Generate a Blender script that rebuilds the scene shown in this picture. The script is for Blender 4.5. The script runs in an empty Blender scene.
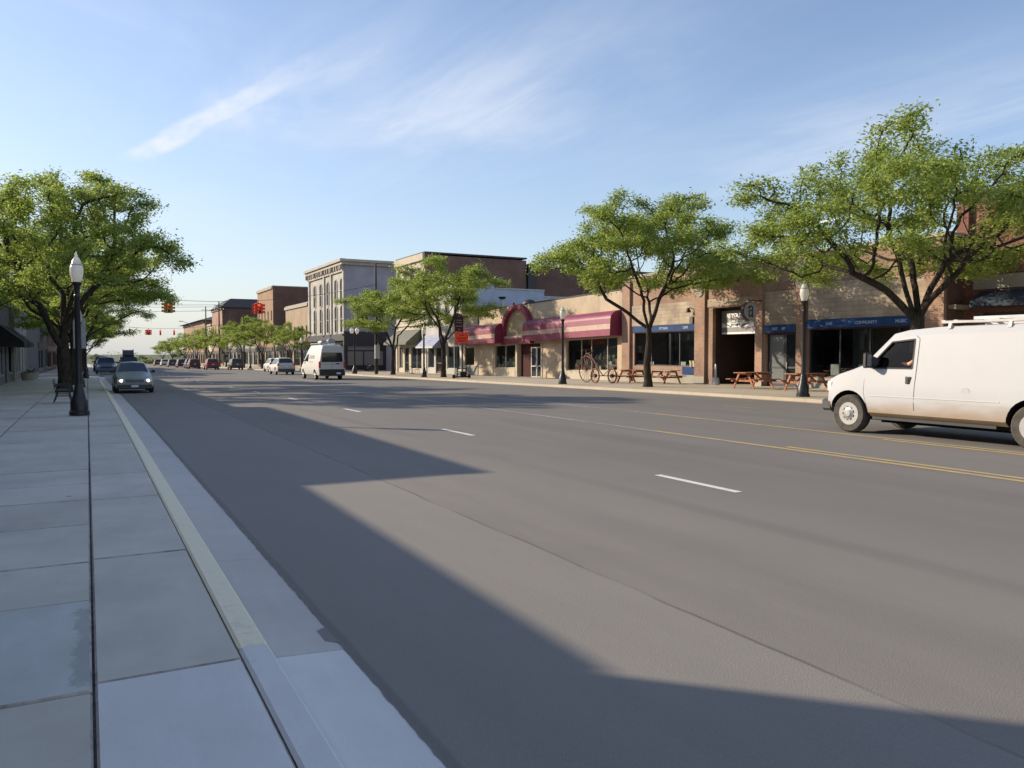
import bpy, bmesh, math, random
import numpy as np
from mathutils import Vector, Matrix

random.seed(7)
R = math.radians
scene = bpy.context.scene
COL = scene.collection

# ------------------------------------------------------------------ camera numbers
F_PX, CX, HOR = 800.0, 512.0, 353.0
CAM_Z = 1.72
YAW = math.atan(425.0 / 800.0)

def grade(y):
    """height of the carriageway: level near us, falling gently further down the street"""
    if y < 15: return 0.0
    if y < 30: return -0.008 * (y - 15) ** 2 / 30.0
    if y > 340: return grade(340)
    return -0.06 - 0.008 * (y - 30)

def yat(px, X):
    """distance down the street of a facade point seen in column px, on the plane X"""
    return X / math.tan(YAW + math.atan((px - CX) / F_PX))

def zat(px, py, X):
    y = yat(px, X)
    d = X * math.sin(YAW) + y * math.cos(YAW)
    return CAM_Z + (HOR - py) * d / F_PX

# ------------------------------------------------------------------ mesh builder
class MB:
    def __init__(s):
        s.v, s.f, s.m = [], [], []
    def face(s, pts, mi=0):
        n = len(s.v); s.v += [tuple(p) for p in pts]
        s.f.append(tuple(range(n, n + len(pts)))); s.m.append(mi)
    def box(s, x0, x1, y0, y1, z0, z1, mi=0):
        n = len(s.v)
        s.v += [(x0,y0,z0),(x1,y0,z0),(x1,y1,z0),(x0,y1,z0),(x0,y0,z1),(x1,y0,z1),(x1,y1,z1),(x0,y1,z1)]
        for q in ((0,3,2,1),(4,5,6,7),(0,1,5,4),(1,2,6,5),(2,3,7,6),(3,0,4,7)):
            s.f.append(tuple(n+i for i in q)); s.m.append(mi)
    def hexa(s, p, mi=0):
        n = len(s.v); s.v += [tuple(q) for q in p]
        for q in ((0,3,2,1),(4,5,6,7),(0,1,5,4),(1,2,6,5),(2,3,7,6),(3,0,4,7)):
            s.f.append(tuple(n+i for i in q)); s.m.append(mi)
    def prism(s, poly, axis, a0, a1, mi=0):
        def mk(p, a):
            if axis == 'x': return (a, p[0], p[1])
            if axis == 'y': return (p[0], a, p[1])
            return (p[0], p[1], a)
        n, k = len(s.v), len(poly)
        s.v += [mk(p, a0) for p in poly] + [mk(p, a1) for p in poly]
        s.f.append(tuple(n+i for i in range(k))); s.m.append(mi)
        s.f.append(tuple(n+k+i for i in reversed(range(k)))); s.m.append(mi)
        for i in range(k):
            j = (i+1) % k
            s.f.append((n+i, n+j, n+k+j, n+k+i)); s.m.append(mi)
    def tube(s, pts, radii, n=8, mi=0, caps=True):
        pts = [Vector(p) for p in pts]
        if not isinstance(radii, (list, tuple)): radii = [radii]*len(pts)
        ref = None; base = len(s.v); k = len(pts)
        for i, p in enumerate(pts):
            t = (pts[min(i+1,k-1)] - pts[max(i-1,0)])
            if t.length < 1e-9: t = Vector((0,0,1))
            t.normalize()
            if ref is None:
                ref = Vector((1,0,0)) if abs(t.x) < .8 else Vector((0,1,0))
            a = ref - t*ref.dot(t)
            if a.length < 1e-6: a = t.orthogonal()
            a.normalize(); ref = a; b = t.cross(a)
            for j in range(n):
                th = 2*math.pi*j/n
                q = p + (a*math.cos(th) + b*math.sin(th))*radii[i]
                s.v.append(tuple(q))
        for i in range(k-1):
            for j in range(n):
                j2 = (j+1) % n
                s.f.append((base+i*n+j, base+i*n+j2, base+(i+1)*n+j2, base+(i+1)*n+j)); s.m.append(mi)
        if caps:
            s.f.append(tuple(base+j for j in reversed(range(n)))); s.m.append(mi)
            s.f.append(tuple(base+(k-1)*n+j for j in range(n))); s.m.append(mi)
    def bar(s, a, b, w, h, mi=0):
        """rectangular bar from a to b, w wide, h high"""
        a, b = Vector(a), Vector(b); t = (b-a).normalized()
        u = Vector((0,0,1)); u = u - t*u.dot(t)
        if u.length < 1e-4: u = Vector((0,1,0))
        u.normalize(); r = t.cross(u)
        pts = []
        for c in (a, b):
            for (i, j) in ((-1,-1),(1,-1),(1,1),(-1,1)):
                pts.append(c + r*i*w/2 + u*j*h/2)
        s.hexa(pts, mi)
    def lathe(s, prof, n=16, c=(0,0,0), mi=0, axis='z', rot=0.0):
        base = len(s.v); k = len(prof)
        for (r, z) in prof:
            for j in range(n):
                th = 2*math.pi*j/n + rot
                x, y = r*math.cos(th), r*math.sin(th)
                if axis == 'z': q = (c[0]+x, c[1]+y, c[2]+z)
                elif axis == 'x': q = (c[0]+z, c[1]+x, c[2]+y)
                else: q = (c[0]+x, c[1]+z, c[2]+y)
                s.v.append(q)
        for i in range(k-1):
            for j in range(n):
                j2 = (j+1) % n
                s.f.append((base+i*n+j, base+i*n+j2, base+(i+1)*n+j2, base+(i+1)*n+j)); s.m.append(mi)
        s.f.append(tuple(base+j for j in reversed(range(n)))); s.m.append(mi)
        s.f.append(tuple(base+(k-1)*n+j for j in range(n))); s.m.append(mi)
    def ring(s, c, r, tr, axis='x', n=28, m=6, mi=0, a0=0, a1=2*math.pi):
        """torus of major radius r about an axis"""
        full = abs(a1-a0-2*math.pi) < 1e-6
        k = n if full else n+1
        base = len(s.v)
        for i in range(k):
            a = a0 + (a1-a0)*i/n
            for j in range(m):
                b = 2*math.pi*j/m
                rr = r + tr*math.cos(b); o = tr*math.sin(b)
                p, q = rr*math.cos(a), rr*math.sin(a)
                if axis == 'x': w = (c[0]+o, c[1]+p, c[2]+q)
                elif axis == 'y': w = (c[0]+p, c[1]+o, c[2]+q)
                else: w = (c[0]+p, c[1]+q, c[2]+o)
                s.v.append(w)
        for i in range(n):
            i2 = (i+1) % k
            for j in range(m):
                j2 = (j+1) % m
                s.f.append((base+i*m+j, base+i*m+j2, base+i2*m+j2, base+i2*m+j)); s.m.append(mi)
    def build(s, name, mats, parent=None, world=False, smooth=None, bevel=0.0, recalc=True, loc=None, bevel_mat=-1):
        me = bpy.data.meshes.new(name)
        off = Vector((0,0,0))
        if world and parent is not None:
            r = parent
            while r.parent is not None: r = r.parent
            off = r.location
        vs = [(v[0]-off[0], v[1]-off[1], v[2]-off[2]) for v in s.v] if off.length else s.v
        me.from_pydata(vs, [], s.f)
        if not isinstance(mats, (list, tuple)): mats = [mats]
        for m in mats: me.materials.append(m)
        me.polygons.foreach_set('material_index', s.m)
        if recalc or bevel:
            bm = bmesh.new(); bm.from_mesh(me)
            if bevel:
                bmesh.ops.bevel(bm, geom=[e for e in bm.edges], offset=bevel, segments=1, affect='EDGES', clamp_overlap=True, material=bevel_mat)
            bmesh.ops.recalc_face_normals(bm, faces=bm.faces[:])
            bm.to_mesh(me); bm.free()
        if smooth is not None:
            me.polygons.foreach_set('use_smooth', [True]*len(me.polygons))
            if smooth < 180: me.set_sharp_from_angle(angle=R(smooth))
        me.update()
        o = bpy.data.objects.new(name, me); COL.objects.link(o)
        if parent is not None: o.parent = parent
        if loc is not None: o.location = loc
        return o

def tag(o, label=None, cat=None, group=None, kind=None):
    if label: o['label'] = label
    if cat: o['category'] = cat
    if group: o['group'] = group
    if kind: o['kind'] = kind
    return o

def thing(name, label, cat, loc=(0,0,0), rz=0.0, group=None):
    o = bpy.data.objects.new(name, None); COL.objects.link(o)
    o.empty_display_size = .3
    o.location = loc; o.rotation_euler = (0,0,rz)
    return tag(o, label, cat, group)

def copy_tree(o, parent=None):
    c = o.copy(); COL.objects.link(c)
    if parent is not None: c.parent = parent
    for ch in list(o.children): copy_tree(ch, c)
    return c

def dup(root, loc, rz=0.0, label=None, scale=None):
    c = copy_tree(root)
    c.location = loc; c.rotation_euler = (0,0,rz)
    if label: c['label'] = label
    if scale is not None: c.scale = scale if isinstance(scale, tuple) else (scale,)*3
    return c

def text(s, size, mat, parent, mtx, name='lettering', extrude=.006, align='CENTER', bold=0.0, xs=1.0):
    cu = bpy.data.curves.new(name, 'FONT'); cu.body = s; cu.size = size; cu.extrude = extrude
    cu.align_x = align; cu.align_y = 'CENTER'; cu.offset = bold
    cu.materials.append(mat)
    tmp = bpy.data.objects.new(name, cu); COL.objects.link(tmp)
    dg = bpy.context.evaluated_depsgraph_get()
    me = bpy.data.meshes.new_from_object(tmp.evaluated_get(dg), depsgraph=dg); me.name = name
    bpy.data.objects.remove(tmp, do_unlink=True)
    o = bpy.data.objects.new(name, me); COL.objects.link(o)
    m = mtx.copy()
    o.parent = parent
    r = parent
    while r.parent is not None: r = r.parent
    loc = m.translation - r.location
    m.translation = loc
    o.matrix_local = m @ Matrix.Diagonal((xs,1,1,1))
    return o

def face_mx(x, y, z):   # text on a wall that faces the street from the right side (normal -X)
    m = Matrix(((0,0,-1,x),(-1,0,0,y),(0,1,0,z),(0,0,0,1)))
    return m
def face_my(x, y, z):   # text that faces back along the street (normal -Y)
    return Matrix(((1,0,0,x),(0,0,-1,y),(0,1,0,z),(0,0,0,1)))

# ------------------------------------------------------------------ materials
def new_mat(name):
    m = bpy.data.materials.new(name); m.use_nodes = True
    nt = m.node_tree; b = nt.nodes['Principled BSDF']
    return m, nt, b

def N(nt, t, **kw):
    n = nt.nodes.new(t)
    for k, v in kw.items(): setattr(n, k, v)
    return n

def inp(nt, sock, v):
    if isinstance(v, bpy.types.NodeSocket): nt.links.new(v, sock)
    else:
        if hasattr(sock.default_value, '__len__') and isinstance(v, (tuple, list)) and len(v) == 3 and len(sock.default_value) == 4:
            v = (*v, 1)
        sock.default_value = v

def math_n(nt, op, a, b=0.0, c=None, clamp=False):
    n = N(nt, 'ShaderNodeMath', operation=op, use_clamp=clamp)
    inp(nt, n.inputs[0], a); inp(nt, n.inputs[1], b)
    if c is not None: inp(nt, n.inputs[2], c)
    return n.outputs[0]

def mixc(nt, f, a, b, mode='MIX'):
    n = N(nt, 'ShaderNodeMix', data_type='RGBA', blend_type=mode)
    inp(nt, n.inputs[0], f); inp(nt, n.inputs[6], a); inp(nt, n.inputs[7], b)
    return n.outputs[2]

def noise(nt, vec, scale, detail=4, rough=.55, dist=0.0):
    n = N(nt, 'ShaderNodeTexNoise'); n.inputs['Scale'].default_value = scale
    n.inputs['Detail'].default_value = detail; n.inputs['Roughness'].default_value = rough
    n.inputs['Distortion'].default_value = dist
    if vec is not None: nt.links.new(vec, n.inputs['Vector'])
    return n.outputs[0]

def ramp(nt, v, a, b, lo=0.0, hi=1.0):
    n = N(nt, 'ShaderNodeMapRange', clamp=True); n.interpolation_type = 'SMOOTHSTEP'
    inp(nt, n.inputs[0], v)
    n.inputs[1].default_value = a; n.inputs[2].default_value = b
    n.inputs[3].default_value = lo; n.inputs[4].default_value = hi
    return n.outputs[0]

def objco(nt):
    return N(nt, 'ShaderNodeTexCoord').outputs['Object']

def mapped(nt, vec, sc=(1,1,1), loc=(0,0,0), rot=(0,0,0)):
    n = N(nt, 'ShaderNodeMapping'); nt.links.new(vec, n.inputs[0])
    n.inputs[1].default_value = loc; n.inputs[2].default_value = rot; n.inputs[3].default_value = sc
    return n.outputs[0]

def sc3(c, k): return tuple(min(1.0, x*k) for x in c)

def plain(name, col, rough=.6, metal=0.0, var=.12, scale=3.0, bump=0.0, bscale=60, coat=0.0, spec=.5):
    m, nt, b = new_mat(name)
    co = objco(nt)
    n1 = noise(nt, co, scale, 5)
    c = mixc(nt, ramp(nt, n1, .3, .7), sc3(col, 1-var), sc3(col, 1+var))
    nt.links.new(c, b.inputs['Base Color'])
    b.inputs['Roughness'].default_value = rough; b.inputs['Metallic'].default_value = metal
    b.inputs['Coat Weight'].default_value = coat
    b.inputs['Specular IOR Level'].default_value = spec
    if bump:
        bn = N(nt, 'ShaderNodeBump'); bn.inputs['Strength'].default_value = bump; bn.inputs['Distance'].default_value = .01
        nt.links.new(noise(nt, co, bscale, 3), bn.inputs['Height']); nt.links.new(bn.outputs[0], b.inputs['Normal'])
    return m

def wall_uv(nt):
    """u along the wall, v up, whichever way the wall faces"""
    co = objco(nt); s = N(nt, 'ShaderNodeSeparateXYZ'); nt.links.new(co, s.inputs[0])
    g = N(nt, 'ShaderNodeNewGeometry'); sn = N(nt, 'ShaderNodeSeparateXYZ'); nt.links.new(g.outputs['True Normal'], sn.inputs[0])
    fx = math_n(nt, 'GREATER_THAN', math_n(nt, 'ABSOLUTE', sn.outputs[0]), .5)
    u = math_n(nt, 'ADD', math_n(nt, 'MULTIPLY', s.outputs[1], fx), math_n(nt, 'MULTIPLY', s.outputs[0], math_n(nt, 'SUBTRACT', 1.0, fx)))
    c = N(nt, 'ShaderNodeCombineXYZ'); nt.links.new(u, c.inputs[0]); nt.links.new(s.outputs[2], c.inputs[1])
    return c.outputs[0], co

def masonry(name, col, col2, mortar, bw=.215, bh=.075, ms=.01, rough=.85, var=.25, patch=.5, streak=.25):
    m, nt, b = new_mat(name)
    uv, co = wall_uv(nt)
    br = N(nt, 'ShaderNodeTexBrick'); nt.links.new(uv, br.inputs['Vector'])
    br.inputs['Color1'].default_value = (*col, 1); br.inputs['Color2'].default_value = (*col2, 1)
    br.inputs['Mortar'].default_value = (*mortar, 1)
    br.inputs['Scale'].default_value = 1.0; br.inputs['Brick Width'].default_value = bw
    br.inputs['Row Height'].default_value = bh; br.inputs['Mortar Size'].default_value = ms
    br.inputs['Bias'].default_value = -.1
    c = br.outputs[0]
    n1 = noise(nt, co, patch, 5, .6)
    c = mixc(nt, 1.0, c, mixc(nt, ramp(nt, n1, .25, .75), (1-var,)*3, (1+var*.6,)*3), 'MULTIPLY')
    n2 = noise(nt, mapped(nt, co, (2.2, 2.2, .22)), 1.0, 4)
    c = mixc(nt, ramp(nt, n2, .55, .8, 0, streak), c, sc3(col, .45))
    n3 = noise(nt, co, 9, 3)
    c = mixc(nt, 1.0, c, mixc(nt, n3, (.86,)*3, (1.12,)*3), 'MULTIPLY')
    nt.links.new(c, b.inputs['Base Color']); b.inputs['Roughness'].default_value = rough
    b.inputs['Specular IOR Level'].default_value = .25
    bn = N(nt, 'ShaderNodeBump'); bn.inputs['Strength'].default_value = .5; bn.inputs['Distance'].default_value = .008
    nt.links.new(br.outputs['Fac'], bn.inputs['Height']); bn.invert = True
    nt.links.new(bn.outputs[0], b.inputs['Normal'])
    return m

def stucco(name, col, var=.14, streak=.3, scale=.6, rough=.85):
    m, nt, b = new_mat(name)
    co = objco(nt)
    n1 = noise(nt, co, scale, 6, .6)
    c = mixc(nt, ramp(nt, n1, .25, .75), sc3(col, 1-var), sc3(col, 1+var*.7))
    n2 = noise(nt, mapped(nt, co, (3.0, 3.0, .25)), 1.0, 4)
    c = mixc(nt, ramp(nt, n2, .55, .85, 0, streak), c, sc3(col, .5))
    nt.links.new(c, b.inputs['Base Color']); b.inputs['Roughness'].default_value = rough
    b.inputs['Specular IOR Level'].default_value = .25
    bn = N(nt, 'ShaderNodeBump'); bn.inputs['Strength'].default_value = .3; bn.inputs['Distance'].default_value = .01
    nt.links.new(noise(nt, co, 25, 4), bn.inputs['Height']); nt.links.new(bn.outputs[0], b.inputs['Normal'])
    return m

def boards(name, col, pitch=.18, gap=.12):
    """lapped siding"""
    m, nt, b = new_mat(name)
    co = objco(nt); s = N(nt, 'ShaderNodeSeparateXYZ'); nt.links.new(co, s.inputs[0])
    fr = math_n(nt, 'FRACT', math_n(nt, 'DIVIDE', s.outputs[2], pitch))
    line = math_n(nt, 'LESS_THAN', fr, gap)
    n1 = noise(nt, co, .7, 5)
    c = mixc(nt, ramp(nt, n1, .3, .7), sc3(col, .88), sc3(col, 1.08))
    c = mixc(nt, math_n(nt, 'MULTIPLY', line, .45), c, sc3(col, .45))
    nt.links.new(c, b.inputs['Base Color']); b.inputs['Roughness'].default_value = .7
    return m

M = {}
M['brick_red']   = masonry('brick_red', (.36,.205,.142), (.285,.16,.11), (.33,.28,.225), var=.32)
M['brick_dark']  = masonry('brick_dark', (.16,.075,.055), (.12,.055,.045), (.16,.13,.11), var=.25)
M['brick_maroon']= masonry('brick_maroon', (.20,.07,.05), (.15,.05,.04), (.2,.15,.12), var=.2)
M['brick_brown'] = masonry('brick_brown', (.20,.105,.075), (.15,.08,.058), (.17,.13,.11), var=.25)
M['brick_orange']= masonry('brick_orange', (.33,.19,.115), (.28,.155,.095), (.3,.25,.19), var=.2)
M['brick_tan']   = masonry('brick_tan', (.37,.27,.18), (.31,.225,.15), (.33,.28,.22), var=.2)
M['stone_tan']   = masonry('stone_tan', (.41,.335,.25), (.33,.265,.195), (.28,.23,.175), bw=.62, bh=.21, ms=.012, var=.3, patch=.9, streak=.35)
M['stone_grey']  = masonry('stone_grey', (.34,.32,.29), (.28,.265,.24), (.22,.21,.2), bw=.5, bh=.25, ms=.012, var=.25)
M['stucco_beige']= stucco('stucco_beige', (.46,.375,.27), var=.18, streak=.4)
M['stucco_cream']= stucco('stucco_cream', (.46,.41,.32))
M['stucco_white']= stucco('stucco_white', (.43,.415,.39), streak=.25)
M['stucco_italian'] = stucco('stucco_italian', (.39,.37,.34), var=.2, streak=.35)
M['stucco_grey'] = stucco('stucco_grey', (.17,.165,.17))
M['stucco_italian_shade']= stucco('stucco_italian_shade', (.33,.32,.36), streak=.15)  # side wall of the white block, tinted lavender to paint in its shade
M['stucco_tan']  = stucco('stucco_tan', (.40,.30,.21))
M['stucco_pale'] = stucco('stucco_pale', (.40,.37,.32))
M['concrete_trim']= stucco('concrete_trim', (.36,.33,.28))
M['siding_blue'] = boards('siding_blue', (.42,.47,.58))
M['roof_dark']   = plain('roof_dark', (.07,.065,.065), .9, var=.25)
M['trim_dark']   = plain('trim_dark', (.03,.03,.035), .5)
M['entry_shade']  = masonry('entry_shade', (.06,.032,.025), (.045,.025,.02), (.05,.04,.035))  # recess brick darkened, its shade is painted into the colour
M['trim_black']  = plain('trim_black', (.012,.012,.013), .45)
M['trim_white']  = plain('trim_white', (.48,.46,.43), .5)
M['trim_cream']  = plain('trim_cream', (.44,.38,.29), .6)
M['trim_maroon'] = plain('trim_maroon', (.05,.009,.014), .6, spec=.15)
M['trim_blue']   = plain('trim_blue', (.017,.05,.145), .6, var=.2, scale=1.5, spec=.15)
M['door_brown']  = plain('door_brown', (.16,.06,.035), .5)
M['awning_maroon']= plain('awning_maroon', (.20,.024,.062), .42, var=.15, scale=1.2)
M['awning_cream']= plain('awning_cream', (.41,.28,.23), .45, var=.1)
M['awning_green']= plain('awning_green', (.13,.135,.105), .8)
M['awning_black']= plain('awning_black', (.014,.016,.02), .8)
M['awning_navy'] = plain('awning_navy', (.018,.03,.05), .8)
M['awning_sky']  = plain('awning_sky', (.27,.30,.44), .7)
M['iron_black']  = plain('iron_black', (.012,.013,.014), .42, var=.2)
M['steel_grey']  = plain('steel_grey', (.30,.31,.32), .4, .6)
M['galv']        = plain('galvanised', (.42,.44,.46), .45, .3)
M['wood_pole']   = plain('pole_wood', (.10,.075,.055), .85, bump=.3)
M['wood_table']  = plain('table_wood', (.30,.115,.055), .65, var=.3, scale=5)
M['wood_grey']   = plain('table_grey', (.30,.27,.24), .7, var=.2, scale=5)
M['rust_red']    = plain('rust_red', (.115,.03,.018), .6, var=.3, scale=8)
M['sign_orange'] = plain('sign_orange', (.75,.07,.02), .5, var=.08)
M['sign_red']    = plain('sign_dark_red', (.25,.01,.008), .5)
M['sign_maroon'] = plain('sign_maroon', (.055,.016,.022), .45)
M['sign_grey']   = plain('sign_grey', (.20,.19,.19), .5)
M['sign_face']   = plain('sign_face', (.38,.37,.37), .5)
M['letter_white']= plain('letter_white', (.72,.72,.72), .5, var=.03)
M['letter_pale'] = plain('letter_pale', (.30,.38,.54), .5, var=.03)
M['letter_black']= plain('letter_black', (.01,.01,.01), .5, var=.03)
M['letter_grey'] = plain('letter_grey', (.36,.34,.31), .5, var=.03)
M['banner_grey'] = plain('banner_grey', (.33,.35,.36), .8)
M['rubber']      = plain('rubber', (.022,.021,.02), .85, var=.3, scale=9)
M['rubber_dusty']= plain('rubber_dusty', (.065,.058,.05), .9, var=.25, scale=9)
M['well_dark']   = plain('well_dark', (.008,.008,.008), .9)
M['rim_silver']  = plain('rim_silver', (.40,.40,.40), .4, .5, var=.1)
M['plastic_grey']= plain('plastic_grey', (.055,.055,.058), .6)
M['plastic_black']= plain('plastic_black', (.014,.014,.015), .5)
M['lens_red']    = plain('lens_red', (.45,.015,.012), .25, var=.05)
M['lens_clear']  = plain('lens_clear', (.75,.75,.72), .15, var=.03)
M['lens_amber']  = plain('lens_amber', (.7,.2,.02), .25)
M['signal_yellow']= plain('signal_yellow', (.42,.20,.025), .5)
M['signal_dark'] = plain('signal_dark', (.05,.055,.04), .6)
M['skin']        = plain('skin', (.55,.30,.21), .55, var=.05)
M['shirt']       = plain('shirt_dark', (.03,.035,.045), .8)
M['hair']        = plain('hair_dark', (.025,.016,.012), .6)
M['clay']        = plain('clay_pot', (.62,.52,.38), .7)
M['display_white']= plain('display_white', (.6,.6,.57), .6)
M['display_tan'] = plain('display_tan', (.4,.3,.2), .6)
M['display_green']= plain('display_green', (.1,.2,.09), .6)
M['display_red'] = plain('display_red', (.3,.05,.04), .6)
M['interior']    = plain('interior', (.16,.155,.14), .9)
M['leafy_low']   = plain('leafy_low', (.05,.085,.02), .8, var=.4, scale=4)

def emitter(name, col, strength):
    m, nt, b = new_mat(name)
    b.inputs['Base Color'].default_value = (*col, 1)
    b.inputs['Emission Color'].default_value = (*col, 1); b.inputs['Emission Strength'].default_value = strength
    return m
M['headlamp_on'] = emitter('headlamp_on', (1,.86,.66), 2.2)
M['signal_red_on'] = emitter('signal_red_on', (1,.06,.02), .75)

def glass_dark(name, col=(.018,.022,.026), rough=.04):
    m, nt, b = new_mat(name)
    b.inputs['Base Color'].default_value = (*col, 1); b.inputs['Roughness'].default_value = rough
    b.inputs['Specular IOR Level'].default_value = .6
    co = objco(nt)
    bn = N(nt, 'ShaderNodeBump'); bn.inputs['Strength'].default_value = .05; bn.inputs['Distance'].default_value = .05
    nt.links.new(noise(nt, co, .8, 1), bn.inputs['Height']); nt.links.new(bn.outputs[0], b.inputs['Normal'])
    return m
M['glass_dark'] = glass_dark('glass_dark')
M['glass_car'] = glass_dark('glass_car', (.015,.02,.022), .03)
M['glass_pale'] = glass_dark('glass_pale', (.16,.17,.17), .1)

def glass_clear(name, tint=.55, refl=.05):
    m, nt, b = new_mat(name)
    nt.nodes.remove(b)
    out = nt.nodes['Material Output']
    t = N(nt, 'ShaderNodeBsdfTransparent'); t.inputs[0].default_value = (tint, tint*1.02, tint, 1)
    g = N(nt, 'ShaderNodeBsdfGlossy'); g.inputs['Roughness'].default_value = .02; g.inputs[0].default_value = (.9,.9,.9,1)
    fr = N(nt, 'ShaderNodeLayerWeight'); fr.inputs[0].default_value = .5
    ms = N(nt, 'ShaderNodeMixShader')
    nt.links.new(math_n(nt, 'ADD', math_n(nt, 'MULTIPLY', math_n(nt, 'POWER', fr.outputs[1], 4.0), .7), refl), ms.inputs[0])
    nt.links.new(t.outputs[0], ms.inputs[1]); nt.links.new(g.outputs[0], ms.inputs[2])
    nt.links.new(ms.outputs[0], out.inputs[0])
    return m
M['glass_clear'] = glass_clear('glass_clear', .9)
M['glass_tint'] = glass_clear('glass_tint', .36, .015)
M['glass_dull'] = plain('glass_dull', (.022,.018,.016), .3, spec=.25)

def globe_mat():
    m, nt, b = new_mat('globe_glass')
    b.inputs['Base Color'].default_value = (.78,.77,.72,1); b.inputs['Roughness'].default_value = .25
    tr = N(nt, 'ShaderNodeBsdfTranslucent'); tr.inputs[0].default_value = (.85,.85,.8,1)
    ms = N(nt, 'ShaderNodeMixShader'); ms.inputs[0].default_value = .45
    nt.links.new(b.outputs[0], ms.inputs[1]); nt.links.new(tr.outputs[0], ms.inputs[2])
    nt.links.new(ms.outputs[0], nt.nodes['Material Output'].inputs[0])
    return m
M['globe'] = globe_mat()

def paint(name, col, rough=.28, low_tint=0.0, metal=0.0, spec=.5):
    m, nt, b = new_mat(name)
    co = objco(nt)
    c = mixc(nt, noise(nt, co, 1.5, 3), sc3(col, .96), sc3(col, 1.03))
    if low_tint:
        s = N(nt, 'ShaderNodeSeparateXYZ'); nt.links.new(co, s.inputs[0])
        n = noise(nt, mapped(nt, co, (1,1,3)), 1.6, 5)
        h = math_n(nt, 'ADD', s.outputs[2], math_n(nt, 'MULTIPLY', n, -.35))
        c = mixc(nt, ramp(nt, h, .66, .2, 0, low_tint), c, (.30,.205,.115))  # brown tint, growing towards the bottom of the body
    nt.links.new(c, b.inputs['Base Color']); b.inputs['Roughness'].default_value = rough
    b.inputs['Metallic'].default_value = metal
    b.inputs['Specular IOR Level'].default_value = spec
    b.inputs['Coat Weight'].default_value = .25 if spec > .3 else .06; b.inputs['Coat Roughness'].default_value = .08
    return m
M['paint_white'] = paint('paint_white', (.46,.465,.475), .5, low_tint=.85, spec=.15)
M['paint_white_clean'] = paint('paint_white_clean', (.50,.495,.48), .5, low_tint=.2, spec=.2)
M['paint_silver'] = paint('paint_silver', (.34,.37,.385), .3, metal=.35)
M['paint_blue'] = paint('paint_blue', (.06,.09,.16), .3)
M['paint_dark'] = paint('paint_dark', (.02,.022,.028), .3)
M['paint_red'] = paint('paint_red', (.22,.012,.022), .3)
M['paint_maroon'] = paint('paint_maroon', (.09,.02,.025), .3)
M['paint_charcoal'] = paint('paint_charcoal', (.06,.055,.05), .3)

def bark_mat():
    m, nt, b = new_mat('bark')
    co = objco(nt)
    n = noise(nt, mapped(nt, co, (6,6,1.2)), 2.5, 6, .65)
    c = mixc(nt, ramp(nt, n, .3, .7), (.022,.017,.013), (.07,.057,.044))
    nt.links.new(c, b.inputs['Base Color']); b.inputs['Roughness'].default_value = .95
    b.inputs['Specular IOR Level'].default_value = .15
    bn = N(nt, 'ShaderNodeBump'); bn.inputs['Strength'].default_value = .8; bn.inputs['Distance'].default_value = .03
    nt.links.new(n, bn.inputs['Height']); nt.links.new(bn.outputs[0], b.inputs['Normal'])
    return m
M['bark'] = bark_mat()

def leaf_mat(name, col, col2, tcol, tf=.45):
    m, nt, b = new_mat(name)
    g = N(nt, 'ShaderNodeNewGeometry')
    co = objco(nt)
    r = math_n(nt, 'ADD', math_n(nt, 'MULTIPLY', g.outputs['Random Per Island'], .5), math_n(nt, 'MULTIPLY', noise(nt, co, .9, 3), .5))
    c = mixc(nt, ramp(nt, r, .2, .8), col, col2)
    nt.links.new(c, b.inputs['Base Color']); b.inputs['Roughness'].default_value = .55
    b.inputs['Specular IOR Level'].default_value = .25
    tr = N(nt, 'ShaderNodeBsdfTranslucent')
    nt.links.new(mixc(nt, r, sc3(tcol, .75), sc3(tcol, 1.25)), tr.inputs[0])
    ms = N(nt, 'ShaderNodeMixShader'); ms.inputs[0].default_value = tf
    nt.links.new(b.outputs[0], ms.inputs[1]); nt.links.new(tr.outputs[0], ms.inputs[2])
    nt.links.new(ms.outputs[0], nt.nodes['Material Output'].inputs[0])
    return m
M['leaf'] = leaf_mat('leaf_green', (.145,.215,.045), (.25,.31,.09), (.40,.49,.10), tf=.5)
M['leaf_far'] = leaf_mat('leaf_far', (.11,.155,.045), (.17,.215,.07), (.22,.27,.06))
# ------------------------------------------------------------------ camera, sun, sky
cam_d = bpy.data.cameras.new('camera'); cam = bpy.data.objects.new('camera', cam_d); COL.objects.link(cam)
cam_d.sensor_width = 36; cam_d.lens = F_PX / 1024 * 36
cam_d.clip_start = .05; cam_d.clip_end = 6000
PITCH = math.atan(31 / 800)
cam.location = (0, 0, CAM_Z); cam.rotation_euler = (math.pi/2 - PITCH, 0, -math.atan(425*math.cos(PITCH)/800))
scene.camera = cam

SUN_EL = R(22.0); SUN_AZ = R(-45.0)      # compass angle measured from +Y (down the street) towards +X
sun_dir = Vector((math.sin(SUN_AZ)*math.cos(SUN_EL), math.cos(SUN_AZ)*math.cos(SUN_EL), math.sin(SUN_EL)))
sl = bpy.data.lights.new('sun', 'SUN'); sl.energy = 4.12; sl.angle = R(.55); sl.color = (1, .855, .66)
so = bpy.data.objects.new('sun', sl); COL.objects.link(so)
so.rotation_euler = sun_dir.to_track_quat('Z', 'Y').to_euler(); so.location = (-40, 40, 60)

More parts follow.
